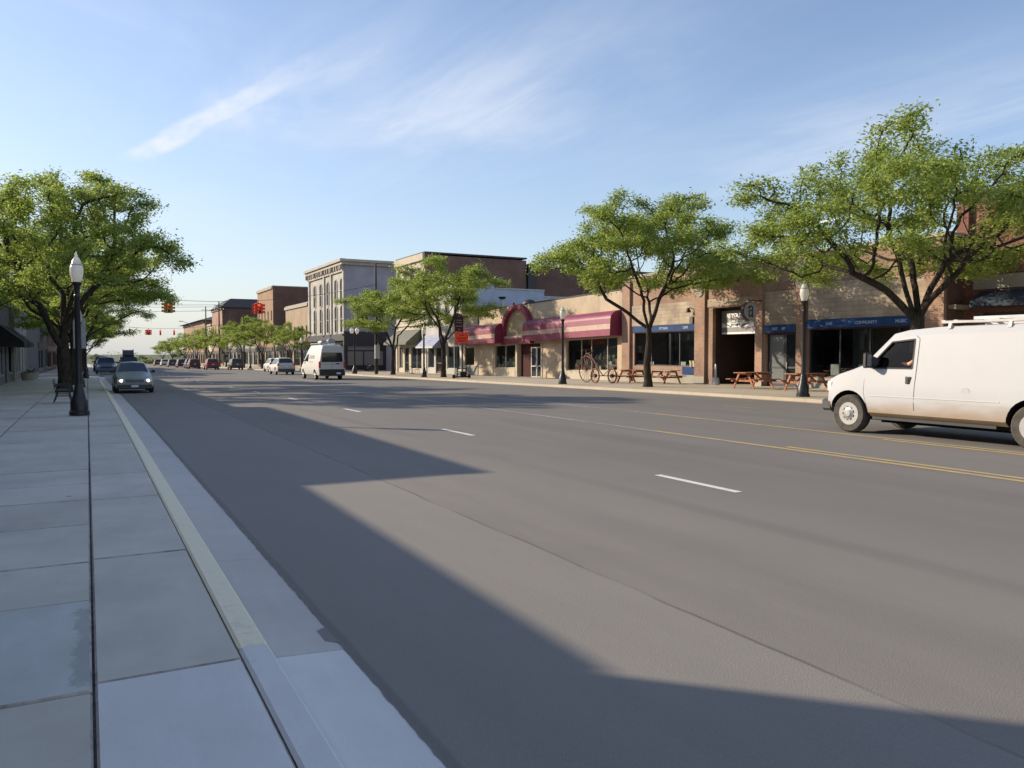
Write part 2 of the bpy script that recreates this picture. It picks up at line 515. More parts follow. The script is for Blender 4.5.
world = bpy.data.worlds.new('World'); scene.world = world; world.use_nodes = True
wt = world.node_tree; bg = wt.nodes['Background']
sky = N(wt, 'ShaderNodeTexSky', sky_type='NISHITA'); sky.sun_disc = False
sky.sun_elevation = SUN_EL; sky.sun_rotation = SUN_AZ
sky.air_density = 1.0; sky.dust_density = 0.45; sky.ozone_density = 1.5
SKY_S = 0.125
d = N(wt, 'ShaderNodeTexCoord').outputs['Generated']
sp = N(wt, 'ShaderNodeSeparateXYZ'); wt.links.new(d, sp.inputs[0])
zc = math_n(wt, 'MAXIMUM', sp.outputs[2], .03)
cu = math_n(wt, 'DIVIDE', sp.outputs[0], zc); cv = math_n(wt, 'DIVIDE', sp.outputs[1], zc)
cb = N(wt, 'ShaderNodeCombineXYZ'); wt.links.new(cu, cb.inputs[0]); wt.links.new(cv, cb.inputs[1])
cp = cb.outputs[0]
# thin cirrus: stretched, distorted noise on a high layer
n1 = noise(wt, mapped(wt, cp, (.9, .38, 1), rot=(0,0,R(-38))), 1.0, 8, .58, 1.2)
n2 = noise(wt, mapped(wt, cp, (3.2, .8, 1), rot=(0,0,R(-55))), 1.3, 7, .62, .8)
nb = noise(wt, mapped(wt, cp, (.35, .35, 1), loc=(3.1,1.7,0)), 1.0, 3)
def blob(u0, v0, ru, rv, rot=0.0):
    du = math_n(wt, 'SUBTRACT', cu, u0); dv = math_n(wt, 'SUBTRACT', cv, v0)
    c, s = math.cos(rot), math.sin(rot)
    a = math_n(wt, 'DIVIDE', math_n(wt, 'ADD', math_n(wt, 'MULTIPLY', du, c), math_n(wt, 'MULTIPLY', dv, s)), ru)
    b = math_n(wt, 'DIVIDE', math_n(wt, 'SUBTRACT', math_n(wt, 'MULTIPLY', dv, c), math_n(wt, 'MULTIPLY', du, s)), rv)
    r2 = math_n(wt, 'ADD', math_n(wt, 'MULTIPLY', a, a), math_n(wt, 'MULTIPLY', b, b))
    return math_n(wt, 'POWER', 2.718, math_n(wt, 'MULTIPLY', r2, -1.0))
tex = math_n(wt, 'MULTIPLY', ramp(wt, n1, .34, .74), ramp(wt, n2, .22, .75, .45, 1.0))
veil = math_n(wt, 'MAXIMUM', math_n(wt, 'MULTIPLY', blob(1.05, 3.4, 1.0, 1.25), 1.0), math_n(wt, 'MULTIPLY', blob(.35, 2.3, .7, .8), .75))
veil = math_n(wt, 'MAXIMUM', veil, math_n(wt, 'MULTIPLY', blob(.1, 5.8, 1.3, 1.3), .5))
veil = math_n(wt, 'MAXIMUM', veil, math_n(wt, 'MULTIPLY', blob(3.4, 2.6, .9, 1.3), .7))
veil = math_n(wt, 'MAXIMUM', veil, ramp(wt, nb, .55, .85, .0, .3))
behind = ramp(wt, sp.outputs[1], .1, -.5, 0, 1.0)  # unseen cloud cover added behind the camera to raise the fill light
veil = math_n(wt, 'MAXIMUM', veil, behind)
cirrus = math_n(wt, 'MULTIPLY', math_n(wt, 'ADD', math_n(wt, 'MULTIPLY', tex, .75), .06), veil)
# the broad old contrail
tu = math_n(wt, 'SUBTRACT', cu, math_n(wt, 'ADD', .28, math_n(wt, 'MULTIPLY', math_n(wt, 'SUBTRACT', cv, 4.42), -.26)))
tu = math_n(wt, 'ADD', tu, math_n(wt, 'MULTIPLY', math_n(wt, 'SUBTRACT', noise(wt, cp, 3.0, 5), .5), .06))
prof = ramp(wt, math_n(wt, 'ABSOLUTE', tu), .11, .03)
alng = math_n(wt, 'MULTIPLY', ramp(wt, cv, 4.75, 4.3), ramp(wt, cv, 2.2, 3.6))
trail = math_n(wt, 'MULTIPLY', math_n(wt, 'MULTIPLY', prof, alng), ramp(wt, noise(wt, mapped(wt, cp, (9, 3, 1)), 1.0, 5), .25, .7, .4, .85))
cl = math_n(wt, 'MAXIMUM', cirrus, trail)
cl = math_n(wt, 'MULTIPLY', cl, ramp(wt, sp.outputs[2], .02, .12))
# milky air near the horizon, more of it towards the sun
az = math_n(wt, 'ADD', math_n(wt, 'MULTIPLY', sp.outputs[0], math.sin(SUN_AZ)), math_n(wt, 'MULTIPLY', sp.outputs[1], math.cos(SUN_AZ)))
hz = math_n(wt, 'POWER', 2.718, math_n(wt, 'MULTIPLY', math_n(wt, 'MAXIMUM', sp.outputs[2], 0.0), -6.0))
hz = math_n(wt, 'MULTIPLY', hz, ramp(wt, az, -.3, .95, .22, 1.0))
skc = mixc(wt, 1.0, sky.outputs[0], (SKY_S,)*3, 'MULTIPLY')
SKY_GAIN = (.93, .91, .98)
skc = mixc(wt, 1.0, skc, SKY_GAIN, 'MULTIPLY')
skc = mixc(wt, hz, skc, (.37, .392, .408))
skc = mixc(wt, cl, skc, (.56, .59, .645))
wt.links.new(skc, bg.inputs[0]); bg.inputs[1].default_value = 1.0

scene.render.engine = 'CYCLES'
scene.cycles.use_denoising = True
scene.cycles.max_bounces = 8; scene.cycles.transparent_max_bounces = 8
scene.cycles.sample_clamp_indirect = 6
scene.cycles.caustics_reflective = False; scene.cycles.caustics_refractive = False
vs = scene.view_settings
vs.view_transform = 'Standard'; vs.look = 'None'; vs.exposure = 0.68; vs.gamma = 1.0

# ------------------------------------------------------------------ ground materials
def asphalt():
    m, nt, b = new_mat('asphalt')
    co = objco(nt); s = N(nt, 'ShaderNodeSeparateXYZ'); nt.links.new(co, s.inputs[0]); x = s.outputs[0]
    big = noise(nt, mapped(nt, co, (.25, .06, 1)), 1.0, 5, .6)
    mid = noise(nt, mapped(nt, co, (1.6, .5, 1)), 1.0, 5, .6)
    c = mixc(nt, ramp(nt, big, .3, .7), (.188,.172,.154), (.242,.222,.199))
    c = mixc(nt, ramp(nt, mid, .3, .75, 0, .5), c, (.255,.234,.209))
    xx0 = math_n(nt, 'ADD', x, math_n(nt, 'MULTIPLY', math_n(nt, 'SUBTRACT', mid, .5), .8))
    # parking lane is older and paler, with coarse stones
    pk = ramp(nt, x, 3.52, 3.44)
    c = mixc(nt, math_n(nt, 'MULTIPLY', pk, .4), c, (.275,.256,.232))
    c = mixc(nt, ramp(nt, xx0, 4.2, 7.5, 0, .5), c, (.15,.139,.127))
    # tyre tracks and oil strips run along the lanes
    wob = math_n(nt, 'MULTIPLY', math_n(nt, 'SUBTRACT', noise(nt, mapped(nt, co, (.0, .07, 0)), 1.0, 3), .5), .5)
    xx = math_n(nt, 'ADD', x, wob)
    def strip(x0, w, a):
        dd = math_n(nt, 'ABSOLUTE', math_n(nt, 'SUBTRACT', xx, x0))
        return ramp(nt, dd, w, w*.15, 0, a)
    brk = ramp(nt, noise(nt, mapped(nt, co, (1.2, .12, 1)), 1.0, 4), .3, .65, .25, 1)
    for (x0, w, a) in ((5.9,.26,.33),(9.5,.7,.4),(8.3,.5,.15),(4.6,.5,.15),(16.4,.8,.3),(13,1.2,.18),(20.2,.8,.2)):
        c = mixc(nt, math_n(nt, 'MULTIPLY', strip(x0, w, a), brk), c, (.12,.114,.107))
    # paving seams
    def seam(x0, w, a, wv):
        wb = math_n(nt, 'MULTIPLY', math_n(nt, 'SUBTRACT', noise(nt, mapped(nt, co, (0, .9, 0)), 1.0, 4), .5), wv)
        dd = math_n(nt, 'ABSOLUTE', math_n(nt, 'SUBTRACT', math_n(nt, 'ADD', x, wb), x0))
        return ramp(nt, dd, w, w*.3, 0, a)
    sb = ramp(nt, noise(nt, mapped(nt, co, (2, .7, 1)), 1.0, 4), .3, .6, .2, 1)
    c = mixc(nt, math_n(nt, 'MULTIPLY', seam(3.48, .022, .5, .10), sb), c, (.04,.038,.036))
    c = mixc(nt, math_n(nt, 'MULTIPLY', seam(10.8, .025, .35, .05), sb), c, (.05,.047,.045))
    c = mixc(nt, seam(1.315, .045, .3, .05), c, (.07,.066,.062))
    # aggregate
    v = N(nt, 'ShaderNodeTexVoronoi'); v.inputs['Scale'].default_value = 95; nt.links.new(co, v.inputs['Vector'])
    ag = math_n(nt, 'MULTIPLY', ramp(nt, v.outputs['Distance'], .32, .05), math_n(nt, 'ADD', math_n(nt, 'MULTIPLY', pk, .35), .34))
    vc = N(nt, 'ShaderNodeSeparateColor'); nt.links.new(v.outputs['Color'], vc.inputs[0])
    c = mixc(nt, math_n(nt, 'MULTIPLY', ag, vc.outputs[0]), c, (.42,.40,.37))
    fine = noise(nt, co, 140, 3, .7)
    c = mixc(nt, 1.0, c, mixc(nt, fine, (.80,)*3, (1.2,)*3), 'MULTIPLY')
    # sealed cracks and patches
    vk = N(nt, 'ShaderNodeTexVoronoi', feature='DISTANCE_TO_EDGE'); vk.inputs['Scale'].default_value = .32
    wv = N(nt, 'ShaderNodeVectorMath', operation='ADD'); nt.links.new(co, wv.inputs[0])
    nz = N(nt, 'ShaderNodeTexNoise'); nz.inputs['Scale'].default_value = 1.2; nz.inputs['Detail'].default_value = 4; nt.links.new(co, nz.inputs['Vector'])
    nt.links.new(nz.outputs['Color'], wv.inputs[1]); nt.links.new(wv.outputs[0], vk.inputs['Vector'])
    ck = math_n(nt, 'MULTIPLY', ramp(nt, vk.outputs['Distance'], .010, .003, 0, .55), ramp(nt, noise(nt, co, .22, 2), .66, .76))
    c = mixc(nt, ck, c, (.07,.066,.062))
    # small dark spots
    sp_ = noise(nt, co, 2.3, 2)
    c = mixc(nt, ramp(nt, sp_, .76, .80, 0, .5), c, (.04,.04,.04))
    nt.links.new(c, b.inputs['Base Color']); b.inputs['Roughness'].default_value = .9
    b.inputs['Specular IOR Level'].default_value = .3
    bn = N(nt, 'ShaderNodeBump'); bn.inputs['Strength'].default_value = .28; bn.inputs['Distance'].default_value = .005
    nt.links.new(math_n(nt, 'ADD', fine, v.outputs['Distance']), bn.inputs['Height']); nt.links.new(bn.outputs[0], b.inputs['Normal'])
    return m

def concrete(name, a, c2, stain=.5, spall=False, speck=True):
    m, nt, b = new_mat(name)
    co = objco(nt)
    g = N(nt, 'ShaderNodeNewGeometry')
    c = mixc(nt, g.outputs['Random Per Island'], a, c2)
    n1 = noise(nt, co, .8, 6, .65)
    c = mixc(nt, ramp(nt, n1, .3, .75, 0, stain), c, sc3(a, .62))
    n2 = noise(nt, mapped(nt, co, (5, 1.2, 1)), 1.0, 6, .6)
    c = mixc(nt, ramp(nt, n2, .45, .8, 0, .4), c, sc3(a, 1.2))
    n4 = noise(nt, co, 3.5, 6, .7, .6)
    c = mixc(nt, ramp(nt, n4, .6, .75, 0, .3), c, sc3(a, .6))
    fine = noise(nt, co, 160, 3, .7)
    c = mixc(nt, 1.0, c, mixc(nt, fine, (.86,)*3, (1.13,)*3), 'MULTIPLY')
    c = mixc(nt, ramp(nt, noise(nt, co, 3.1, 2), .77, .80, 0, .55), c, (.06,.055,.05))
    if spall:
        s = N(nt, 'ShaderNodeSeparateXYZ'); nt.links.new(co, s.inputs[0])
        w = ramp(nt, math_n(nt, 'ADD', s.outputs[0], math_n(nt, 'MULTIPLY', math_n(nt, 'SUBTRACT', noise(nt, co, 2.2, 3), .5), .22)), -.17, -.03, 0, 1)
        w = math_n(nt, 'MULTIPLY', w, ramp(nt, s.outputs[0], .03, .0))
        w = math_n(nt, 'MULTIPLY', w, math_n(nt, 'MULTIPLY', ramp(nt, s.outputs[1], 4.1, 4.4), ramp(nt, s.outputs[1], 5.9, 5.5)))
        sp2 = ramp(nt, math_n(nt, 'ADD', math_n(nt, 'MULTIPLY', w, .5), math_n(nt, 'MULTIPLY', noise(nt, co, 30, 6, .8), .75)), .68, .84)
        c = mixc(nt, math_n(nt, 'MULTIPLY', sp2, .4), c, (.2,.19,.175))
    nt.links.new(c, b.inputs['Base Color']); b.inputs['Roughness'].default_value = .88
    b.inputs['Specular IOR Level'].default_value = .3
    bn = N(nt, 'ShaderNodeBump'); bn.inputs['Strength'].default_value = .35; bn.inputs['Distance'].default_value = .005
    nt.links.new(math_n(nt, 'ADD', fine, math_n(nt, 'MULTIPLY', n4, 1.5)), bn.inputs['Height']); nt.links.new(bn.outputs[0], b.inputs['Normal'])
    return m

def worn_paint(name, col, under, lo, hi, sc=6.0):
    m, nt, b = new_mat(name)
    co = objco(nt)
    n = math_n(nt, 'ADD', math_n(nt, 'MULTIPLY', noise(nt, co, sc, 6, .7), .6), math_n(nt, 'MULTIPLY', noise(nt, mapped(nt, co, (3, .35, 1)), 1.0, 4), .4))
    f = ramp(nt, n, lo, hi)
    c = mixc(nt, f, col, under)
    c = mixc(nt, 1.0, c, mixc(nt, noise(nt, co, 120, 3), (.85,)*3, (1.12,)*3), 'MULTIPLY')
    nt.links.new(c, b.inputs['Base Color']); b.inputs['Roughness'].default_value = .8
    return m

M['asphalt'] = asphalt()
M['slab'] = concrete('slab', (.575,.53,.445), (.67,.625,.53), spall=True)
M['slab_new'] = concrete('slab_new', (.72,.70,.66), (.74,.72,.68), stain=.3)
M['slab_pale'] = concrete('slab_pale', (.55,.565,.51), (.58,.58,.53), spall=True)
M['gutter'] = concrete('gutter', (.55,.515,.475), (.60,.56,.52), stain=.3)
M['slab_sun'] = concrete('slab_sun', (.44,.38,.29), (.50,.435,.34), stain=.3)
M['slab_edge'] = worn_paint('slab_edge', (.20,.18,.16), (.50,.44,.38), .36, .62, 5)
M['joint'] = plain('joint_dirt', (.06,.055,.05), .95, var=.5, scale=12)
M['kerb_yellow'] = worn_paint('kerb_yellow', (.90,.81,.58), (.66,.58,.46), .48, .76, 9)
M['line_white'] = worn_paint('line_white', (.70,.69,.66), (.3,.29,.27), .50, .75, 8)
M['line_yellow'] = worn_paint('line_yellow', (.55,.38,.11), (.30,.27,.21), .40, .66, 3)
M['line_faded'] = worn_paint('line_faded', (.40,.38,.34), (.2,.19,.18), .38, .62, 5)
M['field'] = plain('field_grass', (.07,.085,.035), .95, var=.35, scale=.2)
M['lot'] = plain('lot_gravel', (.20,.18,.16), .95, var=.25, scale=.5)

# ------------------------------------------------------------------ ground, road, kerbs, pavements
YS = [-40,-20,-10,-5] + [i*2.5 for i in range(0, 20)] + [50+5*i for i in range(0, 59)]
def strip_sheet(mb, x0, x1, dz, ys, mi=0, edge=None):
    for a, b2 in zip(ys[:-1], ys[1:]):
        e0 = edge(a) if edge else x0; e1 = edge(b2) if edge else x0
        mb.face([(e0, a, grade(a)+dz), (x1, a, grade(a)+dz), (x1, b2, grade(b2)+dz), (e1, b2, grade(b2)+dz)], mi)

mb = MB()
gy = [-300,-100,-40] + [5*i for i in range(0, 69)] + [400,600,1000,2200]
for a, b2 in zip(gy[:-1], gy[1:]):
    mb.face([(-1500,a,grade(a)-.06),(1500,a,grade(a)-.06),(1500,b2,grade(b2)-.06),(-1500,b2,grade(b2)-.06)])
tag(mb.build('ground', M['field'], recalc=False), kind='structure')

rnd = random.Random(3)
ed = {}
def road_edge(y):
    if y not in ed: ed[y] = 1.285 + rnd.uniform(-.005, .006) + (.05 if 4.62 < y < 4.86 else 0)*-1.6
    return ed[y]
ysf = [-40,-20,-10,-4] + [i*.06 for i in range(-60, 400)] + [24+i*1.0 for i in range(0, 26)] + [50+5*i for i in range(0, 59)]
ROADX1 = 22.0
mb = MB(); strip_sheet(mb, 1.29, ROADX1, .006, ysf, edge=road_edge)
tag(mb.build('road', M['asphalt'], recalc=False), kind='structure')
# the cross street, both sides of the junction
mb = MB()
for (x0, x1) in ((-60, 1.2), (22.05, 120)):
    ya, yb = (81, 95) if x0 < 0 else (87.5, 100)
    ys = [ya, (ya+yb)/2, yb]
    strip_sheet(mb, x0, x1, .004, ys)
tag(mb.build('side_street', M['asphalt'], recalc=False), kind='structure')

def slab_run(mb, x0, x1, joints, ztop, mi_fn, gap=.007, thick=.14):
    for a, b2 in zip(joints[:-1], joints[1:]):
        a2, b3 = a+gap/2, b2-gap/2
        dz = rnd.uniform(-.004, .004)
        p = []
        for z in (-thick, 0):
            for (x, y) in ((x0+gap/2, a2), (x1-gap/2, a2), (x1-gap/2, b3), (x0+gap/2, b3)):
                p.append((x, y, grade(y)+ztop+z+dz))
        mb.hexa(p, mi_fn(a))
SW = .12
j_left = [-6,-4.6,-3.1,-1.6,-.1,1.35,2.8,4.22,5.81,6.89,8.41,9.83,11.07]
while j_left[-1] < 79: j_left.append(j_left[-1] + rnd.choice((1.2,1.35,1.5)))
j_right = [-6,-3.4,-.9,1.7,4.32,6.95,9.77,11.76,13.8]
while j_right[-1] < 79: j_right.append(j_right[-1] + 2.0)
mb = MB()
for c, (x0, x1) in enumerate(((-4.6,-3.0),(-3.0,-1.5),(-1.5,0.0))):
    off = 0 if c == 2 else .0
    slab_run(mb, x0, x1, [j+off for j in j_left], SW, lambda a: 2 if (c == 2 and 4 < a < 5) else 0, gap=.013)
slab_run(mb, 0.0, .695, j_right, SW, lambda a: 1 if a < 4 else 0, gap=.012)
o = mb.build('sidewalk', [M['slab'], M['slab_new'], M['slab_pale'], M['slab_edge']], bevel=.011, bevel_mat=3); tag(o, kind='structure')
mb = MB()
strip_sheet(mb, -4.6, .70, SW-.022, YS[:YS.index(80)+1])
tag(mb.build('sidewalk_bed', M['joint'], recalc=False), kind='structure')
# pavement beyond the junction on the near side
mb = MB()
slab_run(mb, -4.6, .69, [96+3*i for i in range(0, 80)], SW, lambda a: 0)
tag(mb.build('far_sidewalk', [M['slab']]), kind='structure')

j_k = [-6,-3,-.5,2.0,4.5,6.84,9.4,11.9,14.3]
while j_k[-1] < 79: j_k.append(j_k[-1] + 2.45)
mb = MB()
for (js) in (j_k, [96+3*i for i in range(0, 80)]):
    for a, b2 in zip(js[:-1], js[1:]):
        p = []
        for zi, z in enumerate((-.15, SW)):
            for (x, y) in ((.70, a+.004), (.855 if zi else .87, a+.004), (.855 if zi else .87, b2-.004), (.70, b2-.004)):
                p.append((x, y, grade(y)+z))
        mb.hexa(p, 0 if 4.4 < a < 62 else (2 if a < 4 else 1))
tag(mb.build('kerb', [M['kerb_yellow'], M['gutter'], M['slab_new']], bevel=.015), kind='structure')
mb = MB()
for (js) in (j_k, [96+3*i for i in range(0, 80)]):
    for a, b2 in zip(js[:-1], js[1:]):
        p = []
        for z in (-.15, None):
            for (x, y) in ((.873, a+.004), (1.31, a+.004), (1.31, b2-.004), (.873, b2-.004)):
                p.append((x, y, grade(y) + (z if z is not None else (.025 if x < 1 else .001))))
        mb.hexa(p, 1 if a < 4 else 0)
tag(mb.build('gutter', [M['gutter'], M['slab_new']]), kind='structure')

# right-hand side
mb = MB()
KX = 22.3
def seg(mb, x0, x1, ya, yb, step, z, mi, gap=.01):
    y = ya
    while y < yb - .1:
        e = min(y+step, yb)
        p = []
        for zz in (-.15, z):
            for (xx, yy) in ((x0, y+gap/2), (x1, y+gap/2), (x1, e-gap/2), (x0, e-gap/2)):
                p.append((xx, yy, grade(yy)+zz))
        mb.hexa(p, mi); y = e
for (ya, yb) in ((-10, 87), (100.5, 330)):
    seg(mb, KX, KX+.16, ya, yb, 3.0, SW, 0)
    seg(mb, ROADX1-.02, KX-.004, ya, yb, 3.0, .008, 0)
tag(mb.build('opposite_kerb', [M['slab_sun']]), kind='structure')
mb = MB()
for (ya, yb) in ((-10, 87), (100.5, 330)):
    for k in range(6):
        x0 = KX+.165+k*1.85
        if yb < 100 or k < 5: seg(mb, x0, x0+1.84, ya, yb, 1.85 if yb < 100 else 6.0, SW-.002, 0, .012)
tag(mb.build('opposite_sidewalk', [M['slab_sun']]), kind='structure')
mb = MB()
for (ya, yb) in ((-10, 87), (100.5, 330)):
    strip_sheet(mb, KX+.17, 33.4, SW-.03, [ya+(yb-ya)*i/20 for i in range(21)])
tag(mb.build('opposite_sidewalk_bed', M['joint'], recalc=False), kind='structure')

# painted lines
def line(mb, x, w, y0, y1, n=1, mi=0, dz=.0105):
    ys = [y0+(y1-y0)*i/n for i in range(n+1)]
    strip_sheet(mb, x-w/2, x+w/2, dz, ys, mi)
mb = MB()
dash = [(7.33, 8.92), (15.0, 16.6), (22.8, 24.4)]
y = 30.7
while y < 300:
    dash.append((y, y+1.6)); y += 7.6
for (a, b2) in dash: line(mb, 7.05, .12, a, b2, 1, 0)
y = 3.0
while y < 300:
    line(mb, 18.3, .11, y, y+1.6, 1, 1); y += 7.6
line(mb, 11.0, .13, -20, 14, 9, 2); line(mb, 11.0, .12, 14, 70, 12, 1)
line(mb, 14.15, .13, -20, 18, 10, 2); line(mb, 14.15, .12, 18, 70, 12, 1)
for yb in (-3.5, 20.5, 44.5):
    line(mb, 11.26, .12, yb+7, yb+14, 3, 2); line(mb, 13.89, .12, yb+7, yb+14, 3, 2)
line(mb, 11.35, .12, 100, 320, 40, 2); line(mb, 14.5, .12, 100, 320, 40, 2)
# parking stall ticks
for (a, x0, x1) in ((21.4,1.42,2.05),(28.2,1.42,2.1),(35.0,1.42,2.0),(24.6,3.2,3.75),(31.5,3.2,3.7),(38.4,3.2,3.7)):
    mb.face([(x0,a,grade(a)+.0105),(x1,a-.02,grade(a)+.0105),(x1,a+.1,grade(a)+.0105),(x0,a+.12,grade(a)+.0105)], 1)
# stop lines and crosswalks at the junction
for (x0, x1, a, w) in ((11.6, 21.6, 72.5, .5), (1.4, 21.8, 77.5, .3), (1.4, 21.8, 80.0, .3), (1.4, 11.2, 104.0, .5)):
    mb.face([(x0,a,grade(a)+.0105),(x1,a,grade(a)+.0105),(x1,a+w,grade(a+w)+.0105),(x0,a+w,grade(a+w)+.0105)], 1)
tag(mb.build('road_markings', [M['line_white'], M['line_faded'], M['line_yellow']], recalc=False), kind='structure')
# ------------------------------------------------------------------ building helpers
def plane(ax, F, k=0.0, uref=0.0):
    def P(u, z, dep=0.0):
        z = z + k*(u-uref)
        if ax == 'x-': return (F+dep, u, z)
        if ax == 'x+': return (F-dep, u, z)
        return (u, F+dep, z)          # 'y-'
    return P

def pbox(mb, P, u0, u1, z0, z1, d0, d1, mi=0):
    mb.hexa([P(u0,z0,d0),P(u1,z0,d0),P(u1,z0,d1),P(u0,z0,d1),P(u0,z1,d0),P(u1,z1,d0),P(u1,z1,d1),P(u0,z1,d1)], mi)

def facade(mb, P, u0, u1, z0, z1, ops, dep=.16, mi=0, rmi=None):
    us = sorted({u0,u1,*[c for o in ops for c in o[:2]]}); zs = sorted({z0,z1,*[c for o in ops for c in o[2:4]]})
    us = [u for u in us if u0 <= u <= u1]; zs = [z for z in zs if z0 <= z <= z1]
    for a, b in zip(us[:-1], us[1:]):
        for c, d_ in zip(zs[:-1], zs[1:]):
            mu, mz = (a+b)/2, (c+d_)/2
            if any(o[0] < mu < o[1] and o[2] < mz < o[3] for o in ops): continue
            mb.face([P(a,c),P(b,c),P(b,d_),P(a,d_)], mi)
    for o in ops:
        dd = o[4] if len(o) > 4 else dep
        a, b, c, d_ = o[:4]; r = mi if rmi is None else rmi
        mb.face([P(a,c),P(a,d_),P(a,d_,dd),P(a,c,dd)], r); mb.face([P(b,c),P(b,d_),P(b,d_,dd),P(b,c,dd)], r)
        mb.face([P(a,c),P(b,c),P(b,c,dd),P(a,c,dd)], r); mb.face([P(a,d_),P(b,d_),P(b,d_,dd),P(a,d_,dd)], r)

def win(parent, P, op, nx=1, nz=1, fm='trim_dark', gm='glass_dark', dep=.13, fw=.06, sill=None, name='window', xs=None, zs=None):
    a, b, c, d_ = op[:4]
    mb = MB(); e = .003
    pbox(mb, P, a+e, b-e, c+e, c+fw, dep-.05, dep+.04); pbox(mb, P, a+e, b-e, d_-fw, d_-e, dep-.05, dep+.04)
    pbox(mb, P, a+e, a+fw, c+fw, d_-fw, dep-.05, dep+.04); pbox(mb, P, b-fw, b-e, c+fw, d_-fw, dep-.05, dep+.04)
    ux = xs if xs else [a+(b-a)*i/nx for i in range(1, nx)]
    for u in ux: pbox(mb, P, u-fw*.45, u+fw*.45, c+fw, d_-fw, dep-.04, dep+.035)
    zx = zs if zs else [c+(d_-c)*i/nz for i in range(1, nz)]
    for z in zx: pbox(mb, P, a+fw, b-fw, z-fw*.35, z+fw*.35, dep-.03, dep+.033)
    f = mb.build(name, M[fm], parent, world=True)
    mb = MB(); pbox(mb, P, a+fw*.6, b-fw*.6, c+fw*.6, d_-fw*.6, dep, dep+.014)
    mb.build('pane', M[gm], f, world=True)
    if sill:
        mb = MB(); pbox(mb, P, a-.08, b+.08, c-.1, c-.004, -.07, .05)
        mb.build('sill', M[sill], f, world=True)
    return f

def door(parent, P, op, fm='trim_dark', gm='glass_dark', dep=.16, leaves=1, glazed=True):
    a, b, c, d_ = op[:4]
    mb = MB(); w = .09
    n = leaves
    for i in range(n):
        x0, x1 = a+(b-a)*i/n+.006, a+(b-a)*(i+1)/n-.006
        if glazed:
            pbox(mb, P, x0, x0+w, c, d_, dep-.03, dep+.03); pbox(mb, P, x1-w, x1, c, d_, dep-.03, dep+.03)
            pbox(mb, P, x0+w, x1-w, c, c+.2, dep-.03, dep+.03); pbox(mb, P, x0+w, x1-w, d_-w, d_, dep-.03, dep+.03)
            pbox(mb, P, x0+w, x1-w, c+.95, c+1.03, dep-.03, dep+.03)
        else: pbox(mb, P, x0, x1, c, d_, dep-.03, dep+.03)
    o = mb.build('door', M[fm], parent, world=True)
    if glazed:
        mb = MB(); pbox(mb, P, a+.04, b-.04, c+.1, d_-.04, dep-.006, dep+.006); mb.build('pane', M[gm], o, world=True)
    mb = MB(); m_ = (a+b)/2 if n == 2 else b-.14
    for s in ((-.1,.1) if n == 2 else (0,)): pbox(mb, P, m_+s-.015, m_+s+.015, c+.9, c+1.25, dep-.08, dep-.05)
    mb.build('handle', M['steel_grey'], o, world=True)
    return o

def building(name, label, ax, F, u0, u1, depth, zb, zt, wall, ops, side=None, cat='building', P=None, coping=None, group=None, front_dep=.16, rmi=None):
    P = P or plane(ax, F)
    c = P((u0+u1)/2, zb, depth/2)
    root = thing(name, label, cat, (c[0], c[1], zb), group=group)
    mb = MB(); facade(mb, P, u0, u1, zb, zt, ops, front_dep)
    root_wall = mb.build('wall', M[wall], root, world=True)
    mb = MB()
    for u in (u0, u1): mb.face([P(u,zb,0),P(u,zt,0),P(u,zt,depth),P(u,zb,depth)])
    mb.face([P(u0,zb,depth),P(u1,zb,depth),P(u1,zt,depth),P(u0,zt,depth)])
    mb.build('side_wall', M[side or wall], root, world=True)
    mb = MB(); pbox(mb, P, u0+.02, u1-.02, zt-.35, zt-.05, .02, depth-.02)
    mb.build('roof', M['roof_dark'], root, world=True)
    if coping:
        mb = MB()
        pbox(mb, P, u0-.06, u1+.06, zt, zt+.16, -.08, .32)
        for u in (u0, u1-.26): pbox(mb, P, u-.03, u+.29, zt+.002, zt+.14, .322, depth)
        mb.build('coping', M[coping], root, world=True)
    root['_'] = 0; del root['_']
    return root, P

SPLIT = {'pilaster', 'stall_riser', 'plinth', 'interior', 'display_shelf', 'shop_post', 'cornice', 'coping', 'fascia', 'pier', 'stepped_wall', 'sill', 'body_wall', 'frame'}
def islands(mb):
    up = list(range(len(mb.v)))
    def find(i):
        while up[i] != i: up[i] = up[up[i]]; i = up[i]
        return i
    for f in mb.f:
        a = find(f[0])
        for j in f[1:]: up[find(j)] = a
    out = {}
    for f, m in zip(mb.f, mb.m): out.setdefault(find(f[0]), []).append((f, m))
    return list(out.values())
def part(parent, name, mat, fn, smooth=None, bevel=0.0):
    mb = MB(); fn(mb)
    if name in SPLIT:
        isl = islands(mb)
        if 1 < len(isl) <= 9:
            for fs in isl:
                m2 = MB()
                for f, m in fs: m2.face([mb.v[i] for i in f], m)
                bm_o = m2.build(name, M[mat] if isinstance(mat, str) else [M[x] for x in mat], parent, world=True, smooth=smooth, bevel=bevel)
            return bm_o
    return mb.build(name, M[mat] if isinstance(mat, str) else [M[x] for x in mat], parent, world=True, smooth=smooth, bevel=bevel)

FX = 30.0
e = lambda px: yat(px, FX)
zz = lambda px, py: zat(px, py, FX)

